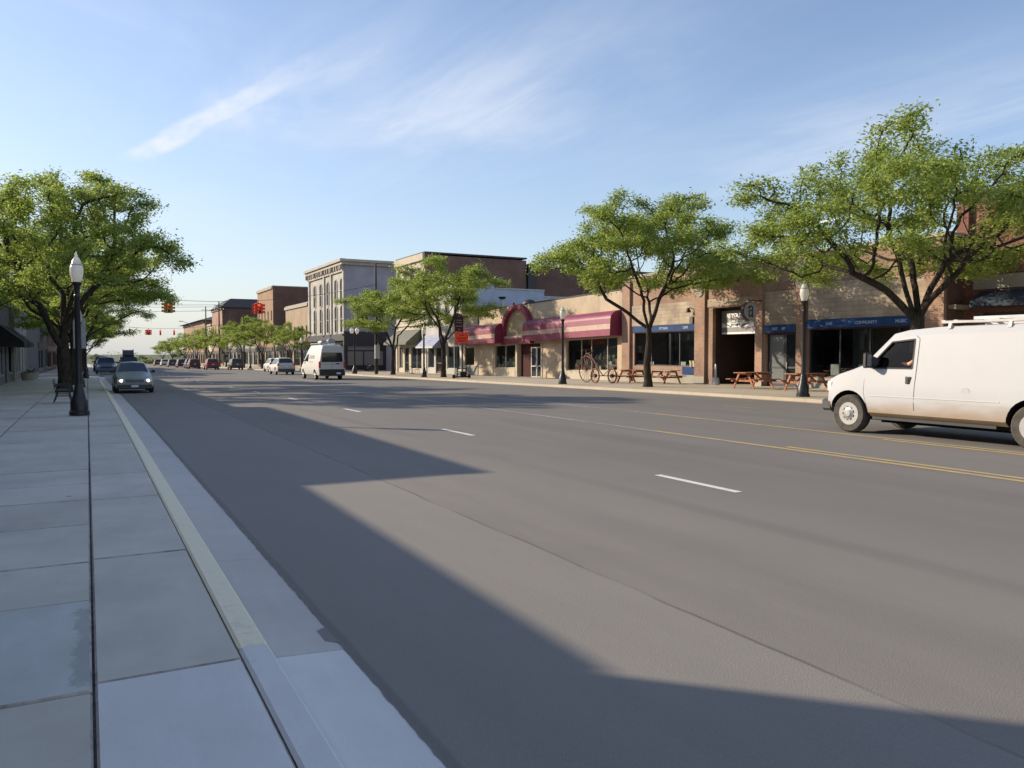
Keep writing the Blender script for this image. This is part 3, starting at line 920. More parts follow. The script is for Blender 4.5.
# ================================================================== right side, nearest: dark recessed brick building
def right_1():
    F = 31.2; u0, u1 = 6.0, 20.3
    P = plane('x-', F)
    ops = [(8.0, 19.2, .75, 3.3), (12.2, 13.4, 4.9, 6.4), (9.0, 10.2, 4.9, 6.4)]
    r, P = building('brick_building', 'dark maroon brick building set back behind the white cargo van, with a navy awning', 'x-', F, u0, u1, 18, -.1, 8.0, 'brick_maroon', ops, 'brick_dark', coping='trim_dark')
    win(r, P, ops[0], nx=5); win(r, P, ops[1], nz=2, sill='concrete_trim'); win(r, P, ops[2], nz=2, sill='concrete_trim')
    part(r, 'fascia', 'concrete_trim', lambda mb: pbox(mb, P, 7.4, 19.6, 4.22, 4.75, -.06, -.003))
    def aw(mb):
        mb.prism([(F-.004,4.15),(F-.75,3.72),(F-.75,3.5),(F-.004,3.5)], 'y', 7.6, 19.3)
    part(r, 'awning', 'awning_navy', aw)
    part(r, 'pier', 'brick_maroon', lambda mb: pbox(mb, P, 19.75, 20.25, -.1, 7.7, -.2, -.003))
    part(r, 'plaque', 'stone_grey', lambda mb: pbox(mb, P, 19.78, 20.2, 5.0, 5.9, -.27, -.203))
    part(r, 'ledge', 'stone_tan', lambda mb: pbox(mb, P, 19.6, 20.28, 3.45, 3.62, -1.1, -.203))
    def lampf(mb):
        mb.tube([P(18.2,5.2,-.004), P(18.2,5.3,-.25)], .03, 8); mb.lathe([(.05,.12),(.13,.05),(.15,-.1),(.02,-.12)], 12, P(18.2,5.18,-.28))
    part(r, 'wall_lamp', 'galv', lampf, smooth=40)
    return r
right_1()

# ================================================================== long brick restaurant front with stone panels
def right_2():
    u0, u1 = e(945), e(627)
    zt = 6.35
    bay1 = (e(695), e(634), .95, 2.98); rec = (e(755), e(712), -.2, 4.15, 3.4)
    bay3 = (e(796), e(765), -.05, 2.72); bay4 = (e(925), e(808), .6, 2.85)
    ops = [bay1, rec, bay3, bay4]
    r, P = building('brick_building', 'long red brick restaurant front with tan stone panels and blue fascia strips', 'x-', FX, u0, u1, 22, -.4, zt, 'brick_red', ops, 'brick_dark', coping='concrete_trim')
    win(r, P, bay1, xs=[e(678), e(650)], gm='glass_clear', fm='trim_dark')
    win(r, P, bay4, xs=[e(838), e(868), e(897)], gm='glass_clear', fm='trim_dark')
    # door bay: two leaves, one pale and one dark
    m_ = e(782)
    door(r, P, (m_, bay3[1]-.02, 0.02, 2.7), gm='glass_pale', dep=.2)
    door(r, P, (bay3[0]+.02, m_, 0.02, 2.7), gm='glass_dark', dep=.2)
    # deep recess: back wall and added liner panels in painted shade, and its door
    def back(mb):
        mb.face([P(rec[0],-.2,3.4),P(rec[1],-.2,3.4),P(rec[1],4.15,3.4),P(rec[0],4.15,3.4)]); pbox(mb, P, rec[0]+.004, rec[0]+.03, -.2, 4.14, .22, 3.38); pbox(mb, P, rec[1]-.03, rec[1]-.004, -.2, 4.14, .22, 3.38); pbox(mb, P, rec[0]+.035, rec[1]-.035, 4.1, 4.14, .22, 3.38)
    part(r, 'entry_wall', 'entry_shade', back)
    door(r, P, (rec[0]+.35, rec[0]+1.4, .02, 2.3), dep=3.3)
    # shop interiors
    def inn(mb):
        for (a, b) in ((bay1[0]-.6, bay1[1]+.3), (bay4[0]-.2, bay4[1]+.3)):
            mb.box(FX+3.4, FX+3.45, a, b, -.1, 3.4); mb.box(FX+.2, FX+3.4, a, b, 3.1, 3.15); mb.box(FX+.2, FX+3.4, a, b, -.1, -.05)
    part(r, 'interior', 'interior', inn)
    q = random.Random(5)
    for (a, b) in ((bay1[0], bay1[1]), (bay4[0], bay4[1])):
        y = a+.8
        while y < b-.5:
            x = FX+q.uniform(1.0, 2.0)
            t = thing('dining_table', 'small round dining table inside the restaurant window', 'table', (x, y, -.05), 0, 'dining tables inside the restaurant')
            mb = MB(); mb.lathe([(.35,1.02),(.36,1.04),(.35,1.06)], 14); mb.build('table_top', M['display_tan'], t); mb = MB(); mb.lathe([(.25,0),(.06,.05),(.04,1.02)], 10); mb.build('pedestal', M['iron_black'], t)
            c = thing('dining_chair', 'pale dining chair inside the restaurant window', 'chair', (x-.45, y+.15, -.05), q.uniform(-.5,.5), 'dining chairs inside the restaurant')
            mb = MB(); mb.box(-.18,.18,-.18,.18,.72,.76); mb.build('seat', M['display_white'], c); mb = MB(); mb.box(-.2,-.16,-.18,.18,.76,1.25); mb.build('backrest', M['display_white'], c)
            for sx in (-.15,.15):
                for sy in (-.15,.15): mb = MB(); mb.box(sx-.015,sx+.015,sy-.015,sy+.015,0,.72); mb.build('leg', M['iron_black'], c)
            y += q.uniform(1.2, 1.8)
    # piers
    for (a, b, k) in ((696, 706, 0), (756.5, 763.5, 0), (797.5, 806.5, 1), (926, 944.6, 1), (623.4, 631, 0)):
        part(r, 'pier', 'brick_red', lambda mb: pbox(mb, P, e(b), e(a), -.4, 6.2, -.16, -.003))
        part(r, 'pier_foot', 'concrete_trim', lambda mb: pbox(mb, P, e(b)-.02, e(a)+.02, -.4, .42, -.19, -.163))
    for px in (701, 802):
        def pl(mb):
            u = e(px); pbox(mb, P, u-.30, u+.30, 5.1, 6.1, -.22, -.163); 
            mb.lathe([(.30,0),(.30,.057)], 20, P(u,5.1,-.216), axis='x')
        part(r, 'plaque', 'stone_grey', pl)
        def ov(mb):
            u = e(px)
            for q in range(20):
                a0, a1 = 2*math.pi*q/20, 2*math.pi*(q+1)/20
                mb.bar(P(u+.17*math.cos(a0),5.5+.34*math.sin(a0),-.235), P(u+.17*math.cos(a1),5.5+.34*math.sin(a1),-.235), .03, .05)
        part(r, 'plaque_ring', 'concrete_trim', ov)
    # stone panels
    for (a, b, z0, z1) in ((e(695.5), e(632), 3.36, 4.62), (e(756), e(707), 4.2, 4.62), (e(796.8), e(764), 3.1, 4.75), (e(925.5), e(807.5), 3.27, 4.95)):
        part(r, 'stone_panel', 'stone_tan', lambda mb: pbox(mb, P, a, b, z0, z1, -.05, -.003))
    # blue strips, with a thin plum edge below
    for (a, b, z0, z1) in ((bay1[0], bay1[1], 2.99, 3.34), (bay3[0], bay3[1], 2.73, 3.08), (bay4[0], bay4[1], 2.86, 3.25)):
        f = part(r, 'fascia', 'trim_blue', lambda mb: pbox(mb, P, a-.02, b+.02, z0, z1, -.12, -.003))
        part(f, 'fascia_edge', 'trim_maroon', lambda mb: pbox(mb, P, a-.02, b+.02, z0-.05, z0-.004, -.1, .1))
    for (px, z, s) in ((664.5, 3.16, 'KITCHEN'), (686.5, 3.16, 'CAFE'), (776, 2.9, 'EAT'), (784.5, 2.9, 'SIP'), (830, 3.05, 'LIVE'), (866.5, 3.05, 'COMMUNITY'), (902, 3.05, 'MUSIC')):
        text(s, .19, M['letter_pale'], r, face_mx(FX-.13, e(px), z+.0), bold=.004)
    # blue panel and pots under the right end of the first window
    part(r, 'window_panel', 'trim_blue', lambda mb: pbox(mb, P, e(695)+.03, e(682.5), .5, .94, -.05, -.003))
    part(r, 'plinth', 'concrete_trim', lambda mb: (pbox(mb, P, e(695), e(634), -.4, .48, -.03, -.003), pbox(mb, P, e(925), e(808), -.4, .55, -.03, -.003)))
    # roof-line hardware and wall lamps
    for (px, z) in ((692, 4.1), (668, 5.2), (741, 5.5), (856, 5.75), (838, 5.9)):
        def wl(mb):
            c = P(e(px), z, 0)
            mb.tube([(c[0]-.004-.05,c[1],c[2]+.1),(c[0]-.28,c[1],c[2]+.16)], .022, 8)
            mb.lathe([(.04,.14),(.09,.08),(.16,-.1),(.15,-.12)], 12, (c[0]-.32,c[1],c[2]))
        part(r, 'wall_lamp', 'trim_black', wl, smooth=40)
    part(r, 'electric_box', 'plastic_grey', lambda mb: pbox(mb, P, e(694.6), e(691.5), 3.38, 3.75, -.2, -.052))
    def ant(mb):
        for y in (27.2, 29.0):
            mb.tube([(FX+3,y,zt-.1),(FX+3,y,zt+2.2)], .035, 6)
        mb.bar((FX+3,26.8,zt+2.0),(FX+3,29.4,zt+2.0), .06, .06)
    part(r, 'roof_frame', 'steel_grey', ant)
    return r
right_2()

# ================================================================== beige shop with maroon awnings
def right_3():
    u0, u1 = e(622.8), e(463)
    ur = e(600)
    t1, t2 = zz(600, 293.5), zz(470, 313.5)
    k = (t2-t1)/(e(470)-ur)*.85
    P = plane('x-', FX, k, ur)
    B = lambda px: e(px)
    wA = (B(617), B(566), .55, 2.72); wB = (B(515), B(494.5), .75, 2.62); wC = (B(474), B(456.5 if False else 464.5), 1.0, 2.55)
    dr = (B(541), B(517.5), -.1, 2.62, .34)
    ops = [wA, wB, wC, dr]
    r, P = building('beige_shop', 'low beige shop with an arched maroon entrance and striped maroon awnings', 'x-', FX, u0, u1, 24, -.9, t1, 'stucco_beige', ops, 'stucco_beige', P=P)
    part(r, 'coping', 'roof_dark', lambda mb: pbox(mb, P, u0-.03, u1+.03, t1, t1+.09, -.04, .3))
    win(r, P, wA, xs=[B(580), B(590), B(606)], fm='trim_cream', gm='glass_clear', fw=.05)
    win(r, P, wB, nx=2, fm='trim_cream', gm='glass_clear', fw=.05)
    win(r, P, wC, nx=1, fm='trim_dark', gm='glass_clear', fw=.05)
    part(r, 'low_wall', 'stone_grey', lambda mb: pbox(mb, P, B(478), B(463.5), -.9, .95, -.06, -.003))
    part(r, 'stall_riser', 'stucco_cream', lambda mb: (pbox(mb, P, B(617), B(566), -.9, .5, -.03, -.003), pbox(mb, P, B(515), B(494.5), -.9, .62, -.03, -.003)))
    def pil(mb):
        for px in (541.5, 516.5, 492.5): pbox(mb, P, B(px)-.12, B(px)+.12, -.9, 2.6, -.05, -.0035)
    part(r, 'pilaster', 'stucco_cream', pil)
    door(r, P, (B(540)+.05, B(528), -.1, 2.35), fm='trim_white', dep=.27, leaves=2)
    part(r, 'entry_wall', 'trim_maroon', lambda mb: (mb.face([P(B(527.8),-.1,.32),P(dr[1],-.1,.32),P(dr[1],2.62,.32),P(B(527.8),2.62,.32)]), pbox(mb, P, dr[0]+.02, B(527.8), 2.36, 2.6, .26, .31)))
    def inn(mb):
        mb.box(FX+3.0, FX+3.05, u0+.3, u1-.3, -1, 3.1); mb.box(FX+.2, FX+3.0, u0+.3, u1-.3, 2.85, 2.9); mb.box(FX+.2, FX+3.0, u0+.3, u1-.3, -.3, -.25)
    part(r, 'interior', 'interior', inn)
    for mname, seed, cnt in (('display_white', 3, 16), ('display_tan', 5, 14), ('display_green', 9, 14), ('display_red', 11, 6)):
        q = random.Random(seed)
        for i in range(cnt):
            (a, b) = ((wA[0]+.3, wA[1]-.3) if i % 3 else (wB[0]+.2, wB[1]-.2))
            y = q.uniform(a, b); lvl = q.randrange(3); x = FX+.45+lvl*.4+q.uniform(-.1,.1); h = q.uniform(.2, .5); zb_ = (.62, .95, 1.3)[lvl]; w = q.uniform(.12, .28)
            mb = MB()
            if i % 2: mb.lathe([(w*.7,0),(w*.8,h*.5),(w*.4,h*.8),(w*.45,h)], 8, rot=q.random())
            else: mb.box(-w*.6, w*.6, -w*.8, w*.8, 0, h)
            o = mb.build('shop_goods', M[mname], None, smooth=30, loc=(x, y, zb_+k*(y-ur)))
            nm = {'display_white':'white','display_tan':'tan','display_green':'green','display_red':'red'}[mname]
            tag(o, nm+' goods on the stepped shelves behind the beige shop window', 'shop goods', 'goods shown in the beige shop windows')
    def shelf(mb):
        for (a, b) in ((wA[0]+.1, wA[1]-.1), (wB[0]+.1, wB[1]-.1)):
            for lvl, zb_ in enumerate((.62, .95, 1.3)):
                x = FX+.45+lvl*.4; pbox(mb, P, a, b, -.2, zb_-.004, x-FX-.19, x-FX+.19)
    part(r, 'display_shelf', 'interior', shelf)
    # awnings: quarter-round hoods with a cream band
    def hood(mb, a, b):
        zt_, zb_ = 4.42, 2.78; pr = .95
        prof = [(0.0, zt_)]
        for i in range(1, 8):
            th = math.pi/2*i/7
            prof.append((-pr*math.sin(th)*.97, zt_-.55*(1-math.cos(th))))
        prof += [(-pr, 3.52), (-pr-.01, 3.20), (-pr-.02, zb_)]
        n = len(prof)
        nb = max(2, int((b-a)/1.1))
        for s in range(nb):
            ua, ub = a+(b-a)*s/nb, a+(b-a)*(s+1)/nb
            for i in range(n-1):
                (d0, z0), (d1, z1) = prof[i], prof[i+1]
                mi = 1 if i == n-3 else 0
                mb.face([P(ua,z0,d0-.004),P(ub,z0,d0-.004),P(ub,z1,d1-.004),P(ua,z1,d1-.004)], mi)
        for u in (a, b):
            mb.face([P(u,z,d_-.004) for (d_, z) in prof] + [P(u,zb_,-.004)], 0)
        mb.face([P(a,zb_,-.004),P(b,zb_,-.004),P(b,zb_,-pr-.02),P(a,zb_,-pr-.02)], 0)
    for (a, b) in ((B(622.0), B(533)), (B(505), B(466))):
        part(r, 'awning', ('awning_maroon', 'awning_cream'), lambda mb: hood(mb, a, b), smooth=35)
    # arch over the door
    ua, ub = B(533)+.05, B(505)-.05; uc = (ua+ub)/2; hw_ = (ub-ua)/2
    zs_, zp = 3.35, zz(518, 307)-k*(uc-ur)
    def arch(mb):
        pts = [(ua, 2.62), (ua, zs_)]
        for i in range(1, 16):
            th = math.pi*i/16
            pts.append((uc-hw_*math.cos(th), zs_+(zp-zs_)*math.sin(th)**.85))
        pts += [(ub, zs_), (ub, 2.62)]
        for p, q in zip(pts[:-1], pts[1:]):
            mb.bar(P(p[0],p[1],-.19), P(q[0],q[1],-.19), .36, .36)
    part(r, 'arch', 'awning_maroon', arch)
    part(r, 'arch_band', ('awning_maroon', 'awning_cream'), lambda mb: (pbox(mb, P, ua+.2, ub-.2, 2.66, 3.1, -.30, -.01, 0), pbox(mb, P, ua+.2, ub-.2, 3.103, 3.28, -.27, -.01, 1)))
    # bare drain pipe on the left part and roof plant
    part(r, 'downpipe', 'trim_dark', lambda mb: mb.tube([P(B(478.5),4.5,-.06),P(B(478.5),t1+.05,-.06)], .05, 8))
    rf = [c for c in r.children if c.name.startswith('roof')][0]
    def vent(mb):
        y = yat(502, FX+3); z1 = zat(502, 297, FX+3)
        mb.lathe([(.17,t1-1.2),(.17,z1-.3),(.2,z1-.28),(.2,z1-.24)], 12, (FX+3,y,0))
    part(rf, 'vent_pipe', 'galv', vent, smooth=40)
    def cap(mb):
        y = yat(502, FX+3); z1 = zat(502, 297, FX+3)
        mb.lathe([(.2,z1-.24),(.36,z1-.05),(.34,z1),(.02,z1+.02)], 12, (FX+3,y,0))
    part(rf, 'vent_cap', 'trim_dark', cap, smooth=40)
    def dome(mb):
        y = yat(529, FX+3); z0 = zat(529, 306, FX+3)
        mb.lathe([(.55,z0-1.0),(.55,z0),(.62,z0+.02),(.60,z0+.2),(.45,z0+.42),(.2,z0+.53),(.02,z0+.55)], 16, (FX+3,y,0))
        mb.box(FX+2.6, FX+3.2, y+1.0, y+1.5, z0-1, z0+.15)
        mb.tube([(FX+2.5,y+1.9,z0-1),(FX+2.5,y+1.9,z0+.35)], .12, 8)
    part(rf, 'roof_fan', 'trim_dark', dome, smooth=40)
    return r
right_3()

# ================================================================== two-storey shop with the pale blue lapped side
def right_4():
    u0, u1 = e(462.6), e(425.5); zt = zz(463, 284)
    P = plane('x-', FX)
    gz = grade(u0)
    ops = [(u0+.7, u0+3.6, gz+.6, gz+2.7), (u1-4.2, u1-2.6, gz+.1, gz+2.6), (u1-2.2, u1-.6, gz+.6, gz+2.6)]
    up = [(u0+.9+i*2.1, u0+2.0+i*2.1, gz+4.7, gz+6.9) for i in range(4)]
    r, P = building('blue_sided_building', 'two storey white shop whose pale blue lapped side wall rises over the beige shop', 'x-', FX, u0, u1, .5, -1.2, zt, 'stucco_white', ops+up, 'siding_blue')
    win(r, P, ops[0], nx=2, fm='trim_white'); door(r, P, ops[1], fm='door_brown'); win(r, P, ops[2], fm='trim_white')
    for o in up: win(r, P, o, nz=2, fm='trim_white', sill='trim_white')
    # stepped side wall
    steps = [(FX+.5, FX+3.2, zt), (FX+3.2, FX+8.5, zt-.35), (FX+8.5, FX+22, zt-.95)]
    def sw(mb):
        for (a, b, z) in steps: mb.box(a, b, u0, u1, -1.2, z)
    part(r, 'stepped_wall', 'siding_blue', sw)
    part(r, 'coping', 'trim_white', lambda mb: [mb.box(a-.02, b+.02, u0-.06, u1, z+.003, z+.12) for (a, b, z) in steps])
    part(r, 'cornice', 'trim_white', lambda mb: (pbox(mb, P, u0, u1, zt-.4, zt-.003, -.2, -.003), pbox(mb, P, u0, u1, gz+3.5, gz+3.8, -.12, -.003)))
    part(r, 'sign_band', 'awning_navy', lambda mb: pbox(mb, P, u1-5.2, u1-.3, gz+3.0, gz+3.45, -.1, -.003))
    part(r, 'pilaster', 'trim_white', lambda mb: [pbox(mb, P, u-.16, u+.16, -1.2, gz+3.48, -.1, -.0035) for u in (u0+.25, u0+4.1, u1-4.6, u1-.2)])
    def aw(mb):
        a, b = u1-5.0, u1-.6; z1, z0 = zz(434, 335), zz(434, 348)
        mb.prism([(FX-.12,z1),(FX-1.3,z0+.12),(FX-1.3,z0),(FX-.12,z0)], 'y', a, b)
    a_ = part(r, 'awning', 'awning_sky', aw)
    def mark(mb):
        z1, z0 = zz(434, 335), zz(434, 348)
        for i, (v, w, t) in enumerate(((.3,.9,.10),(.48,1.5,.14),(.62,1.1,.1))):
            uc = u1-2.8; x = FX-.12-1.18*v; z = z1+(z0+.12-z1)*v
            mb.bar((x-.012,uc-w/2,z+.012),(x-.012,uc+w/2,z+.012), t, .012)
    part(a_, 'emblem', 'letter_white', mark)
    part(r, 'valance', 'trim_white', lambda mb: mb.box(FX-1.33, FX-1.306, u1-5.0, u1-.6, zz(434, 348)-.02, zz(434, 348)+.13))
    return r
right_4()

# ================================================================== tall cream front with dark brick flanks
def right_5():
    u0, u1 = e(425), e(396.5); zt = zz(425, 253.5)
    gz = grade(u0)
    ops = [(u0+1.0, u0+4.0, gz+.5, gz+2.8), (u0+4.6, u0+5.9, gz+.1, gz+2.7), (u0+6.5, u1-.8, gz+.5, gz+2.8)]
    up = [(u0+.9+i*2.05, u0+2.0+i*2.05, z, z+2.0) for i in range(4) for z in (gz+6.0,)]
    up += [(u0+.9+i*2.05, u0+2.0+i*2.05, gz+9.0, gz+10.8) for i in range(4)]
    r, P = building('cream_building', 'tall cream fronted building with long dark brick side wall and green awning', 'x-', FX, u0, u1, .6, -1.4, zt, 'stucco_cream', ops+up, 'brick_brown')
    for o in (ops[0], ops[2]): win(r, P, o, nx=2, fm='trim_white')
    door(r, P, ops[1])
    for o in up: win(r, P, o, nz=2, fm='trim_white', sill='trim_cream')
    part(r, 'front_block', 'brick_brown', lambda mb: mb.box(FX+.6, FX+11.6, u0, u1, -1.4, zt-.15))
    part(r, 'rear_block', 'brick_dark', lambda mb: mb.box(FX+11.603, FX+30, u0+.15, u1, -1.4, zt-.75))
    part(r, 'flue', 'trim_black', lambda mb: mb.box(FX+11.7, FX+12.7, u0-.25, u0+.14, -1.4, zt-.5))
    part(r, 'coping', 'roof_dark', lambda mb: (mb.box(FX-.05, FX+11.65, u0-.08, u1+.05, zt, zt+.15), mb.box(FX+11.66, FX+30.05, u0+.06, u1+.05, zt-.745, zt-.6)))
    part(r, 'cornice', 'stucco_cream', lambda mb: (pbox(mb, P, u0, u1, zt-.7, zt-.01, -.25, -.003), pbox(mb, P, u0, u1, gz+4.95, gz+5.25, -.15, -.003)))
    part(r, 'pilaster', 'trim_cream', lambda mb: [pbox(mb, P, u-.2, u+.2, -1.4, gz+4.94, -.12, -.0035) for u in (u0+.45, u1-.3)])
    s = part(r, 'sign_board', 'sign_grey', lambda mb: pbox(mb, P, u0+1.3, u1-1.6, gz+3.2, gz+4.7, -.1, -.003))
    def strokes(mb):
        q = random.Random(4)
        for (z, w) in ((gz+4.3, .75), (gz+3.9, .6), (gz+3.55, .4)):
            u = (u0+u1)/2-.15-2.3*w
            while u < (u0+u1)/2-.15+2.3*w:
                d_ = q.uniform(.12, .4); pbox(mb, P, u, u+d_, z-.09, z+.09, -.112, -.103); u += d_+.1
    part(s, 'lettering', 'letter_grey', strokes)
    def aw(mb):
        z1, z0 = zz(408, 330.5), zz(408, 345)
        mb.prism([(FX-.13,z1),(FX-1.7,z0+.2),(FX-1.7,z0),(FX-.13,z0)], 'y', u0+1.0, u1-.6)
    part(r, 'awning', 'awning_green', aw)
    part(r, 'awning_rail', 'trim_cream', lambda mb: mb.box(FX-.2, FX-.135, u0+.9, u1-.5, zz(408, 330.5)+.005, zz(408, 330.5)+.14))
    return r
right_5()

# ================================================================== white Italianate corner block beyond the side street
def arch_win(parent, P, u, w, z0, z1, fm, dep=.2):
    """tall round-headed sash window"""
    mb = MB(); n = 8
    pts = [(u-w/2, z0), (u+w/2, z0), (u+w/2, z1-w/2)] + [(u+w/2*math.cos(math.pi*i/n), z1-w/2+w/2*math.sin(math.pi*i/n)) for i in range(1, n)] + [(u-w/2, z1-w/2)]
    for p, q in zip(pts, pts[1:]+pts[:1]): mb.bar(P(p[0],p[1],-.05), P(q[0],q[1],-.05), .1, .16)
    mb.bar(P(u-w/2,(z0+z1)/2,-.03), P(u+w/2,(z0+z1)/2,-.03), .06, .08)
    f = mb.build('window', M[fm], parent, world=True)
    mb = MB(); mb.face([P(p[0],p[1],-.012) for p in pts]); mb.face([P(p[0],p[1],-.004) for p in pts]); mb.build('pane', M['glass_dull'], f, world=True)
    return f

def right_6():
    u0, u1 = e(345), e(309.5); zt = zz(345, 262)
    gz = grade(u0)
    ops = [(u0+.8, u0+5, gz+.6, gz+4.0), (u0+5.6, u0+7, gz+.1, gz+4.0), (u0+7.6, u0+12.5, gz+.6, gz+4.0), (u0+13.2, u1-.8, gz+.6, gz+4.0)]
    r, P = building('italianate_building', 'tall white corner building with narrow arched windows and heavy bracketed cornice', 'x-', FX, u0, u1, .6, -1.6, zt, 'stucco_italian', ops, 'stucco_italian_shade')
    for o in ops: win(r, P, o, nx=2, fm='trim_black')
    part(r, 'body_wall', 'stucco_italian_shade', lambda mb: (mb.box(FX+.602, FX+8.2, u0+.003, u1, -1.6, zt-.02), mb.box(FX+8.203, FX+26, u0+.03, u1, -1.6, zt-.7)))
    # upper windows, two tall storeys that read as one tall strip each
    for px in (315.5, 321.5, 328.5, 336.5, 342.3):
        u = e(px)
        arch_win(r, P, u, 1.25, gz+5.1, gz+8.75, 'stucco_italian'); arch_win(r, P, u, 1.25, gz+9.0, gz+12.3, 'stucco_italian')
    part(r, 'pilaster', 'stucco_italian', lambda mb: [pbox(mb, P, e(px)-.3, e(px)+.3, gz+4.6, zt-1.2, -.2, -.003) for px in (310.4, 325.2, 332.2, 344.6)])
    def corn(mb):
        pbox(mb, P, u0-.55, u1+.3, zt-.02, zt+.35, -.75, -.003); pbox(mb, P, u0-.35, u1+.2, zt-.4, zt-.023, -.5, -.003); pbox(mb, P, u0-.1, u1, zt-1.25, zt-1.0, -.25, -.003)
        n = 16
        for i in range(n+1):
            u = u0+.1+(u1-u0-.5)*i/n
            pbox(mb, P, u, u+.28, zt-1.0, zt-.403, -.45 if i % 4 else -.6, -.003)
        mb.box(FX+.003, FX+8.2, u0-.55, u0-.002, zt-.02, zt+.32); mb.box(FX+.003, FX+8.2, u0-.3, u0-.002, zt-.4, zt-.023)
        mb.box(FX+8.25, FX+26, u0-.1, u0+.028, zt-.9, zt-.6)
    part(r, 'cornice', 'stucco_pale', corn)
    part(r, 'fascia', 'trim_dark', lambda mb: (pbox(mb, P, u0, u1, gz+4.02, gz+4.9, -.2, -.003), mb.box(FX-.2, FX+5.6, u0-.2, u0-.003, gz+3.3, gz+5.2)))
    part(r, 'shop_post', 'trim_black', lambda mb: [pbox(mb, P, u-.18, u+.18, -1.6, gz+4.0, -.08, -.0035) for u in (u0+.3, u0+5.3, u0+7.3, u0+12.85, u1-.4)])
    # side: shop window and one upper window
    Q = plane('y-', u0)
    def fr(mb):
        pbox(mb, Q, FX+.3, FX+5.5, gz+.1, gz+.75, -.08, -.003); pbox(mb, Q, FX+5.2, FX+5.6, gz+.1, gz+3.3, -.1, -.003); pbox(mb, Q, FX-.02, FX+.3, gz+.1, gz+3.3, -.1, -.003)
        pbox(mb, Q, FX+.3, FX+5.2, gz+2.6, gz+2.75, -.08, -.003); pbox(mb, Q, FX+2.4, FX+2.55, gz+.75, gz+2.6, -.08, -.003)
    f = part(r, 'window', 'trim_black', fr)
    part(f, 'pane', 'glass_pale', lambda mb: pbox(mb, Q, FX+.3, FX+5.2, gz+.75, gz+3.3, -.05, -.004))
    def f2(mb): pbox(mb, Q, FX+1.9, FX+3.1, gz+5.7, gz+7.6, -.03, -.003)
    part(r, 'shutter', 'trim_maroon', f2)
    part(r, 'wall_box', 'trim_black', lambda mb: mb.box(FX+7.3, FX+8.1, u0-.4, u0-.003, gz+2.6, gz+3.6))
    return r
right_6()

# ================================================================== smaller buildings further down the right side
def simple(name, label, px0, px1, zt, wall, side, nwin, storeys, shop='trim_dark', depth=25, X=FX, wz=1.9, ww=1.0, coping='concrete_trim', roof=None):
    u0, u1 = yat(px0, X), yat(px1, X); gz = grade(u0)
    ops = []; ng = max(2, int((u1-u0)/5)); w = (u1-u0)/ng
    for i in range(ng): ops.append((u0+i*w+.5, u0+(i+1)*w-.5, gz+.5, gz+3.0))
    n0 = len(ops)
    for s in range(1, storeys):
        z = gz+1.2+s*3.7
        for i in range(nwin):
            c = u0+(u1-u0)*(i+.5)/nwin; ops.append((c-ww/2, c+ww/2, z, min(z+wz, zt-.6)))
    r, P = building(name, label, 'x-', X, u0, u1, depth, gz-1, zt, wall, ops, side, coping=coping)
    for i, o in enumerate(ops):
        win(r, P, o, nx=2 if i < n0 else 1, nz=1 if i < n0 else 2, fm=shop if i < n0 else 'trim_white', sill=None if i < n0 else 'concrete_trim')
    part(r, 'fascia', shop, lambda mb: pbox(mb, P, u0+.2, u1-.2, gz+3.1, gz+3.8, -.15, -.003))
    part(r, 'cornice', coping or 'concrete_trim', lambda mb: pbox(mb, P, u0, u1, zt-.45, zt-.003, -.25, -.003))
    return r, P, u0, u1, gz

simple('tan_brick_building', 'low tan brick two storey building left of the white arched-window building', 308.8, 286, zz(308, 303), 'brick_tan', 'brick_tan', 6, 2)
simple('orange_brick_building', 'tall orange brick building with dark side wall behind the second traffic signal', 273.4, 258, zz(273.4, 286.5), 'brick_orange', 'brick_dark', 5, 3)
simple('grey_shop', 'low grey stone shop between the orange brick and the dark mansard buildings', 257.6, 223.4, 6.2, 'stone_grey', 'stucco_grey', 6, 1)
simple('tan_shop', 'low tan shop between the tan brick and orange brick buildings', 285.7, 273.8, 6.0, 'stucco_tan', 'stucco_tan', 3, 1)
def mansard():
    r, P, u0, u1, gz = simple('mansard_building', 'red brick building under a dark mansard roof beyond the orange brick one', 222.6, 212.5, zz(222.6, 308), 'brick_red', 'brick_dark', 4, 3, coping='trim_dark')
    zt = zz(222.6, 308); z2 = zz(222.6, 298)
    def mr(mb):
        b = [(FX-.6,u0-.6,zt+.17),(FX+25,u0-.6,zt+.17),(FX+25,u1+.6,zt+.17),(FX-.6,u1+.6,zt+.17)]
        t = [(FX+2.4,u0+2,z2),(FX+23,u0+2,z2),(FX+23,u1-2,z2),(FX+2.4,u1-2,z2)]
        mb.hexa(b+t)
    part(r, 'mansard_roof', 'roof_dark', mr)
mansard()
def hip():
    r, P, u0, u1, gz = simple('hip_roofed_building', 'orange tan building with a dark overhanging hip roof at the far end', 205, 184, zz(205, 321), 'brick_orange', 'brick_orange', 6, 3, coping='trim_dark')
    zt = zz(205, 321); z2 = zz(205, 314.5)
    def mr(mb):
        b = [(FX-1.6,u0-1.6,zt+.17),(FX+26,u0-1.6,zt+.17),(FX+26,u1+1.6,zt+.17),(FX-1.6,u1+1.6,zt+.17)]
        t = [(FX+8,u0+9,z2+1.2),(FX+18,u0+9,z2+1.2),(FX+18,u1-9,z2+1.2),(FX+8,u1-9,z2+1.2)]
        mb.hexa(b+t)
    part(r, 'hip_roof', 'roof_dark', mr)
hip()
simple('white_shop', 'narrow cream shop in front of the hip roofed building', 211.8, 206, 9.5, 'stucco_cream', 'stucco_pale', 3, 2)

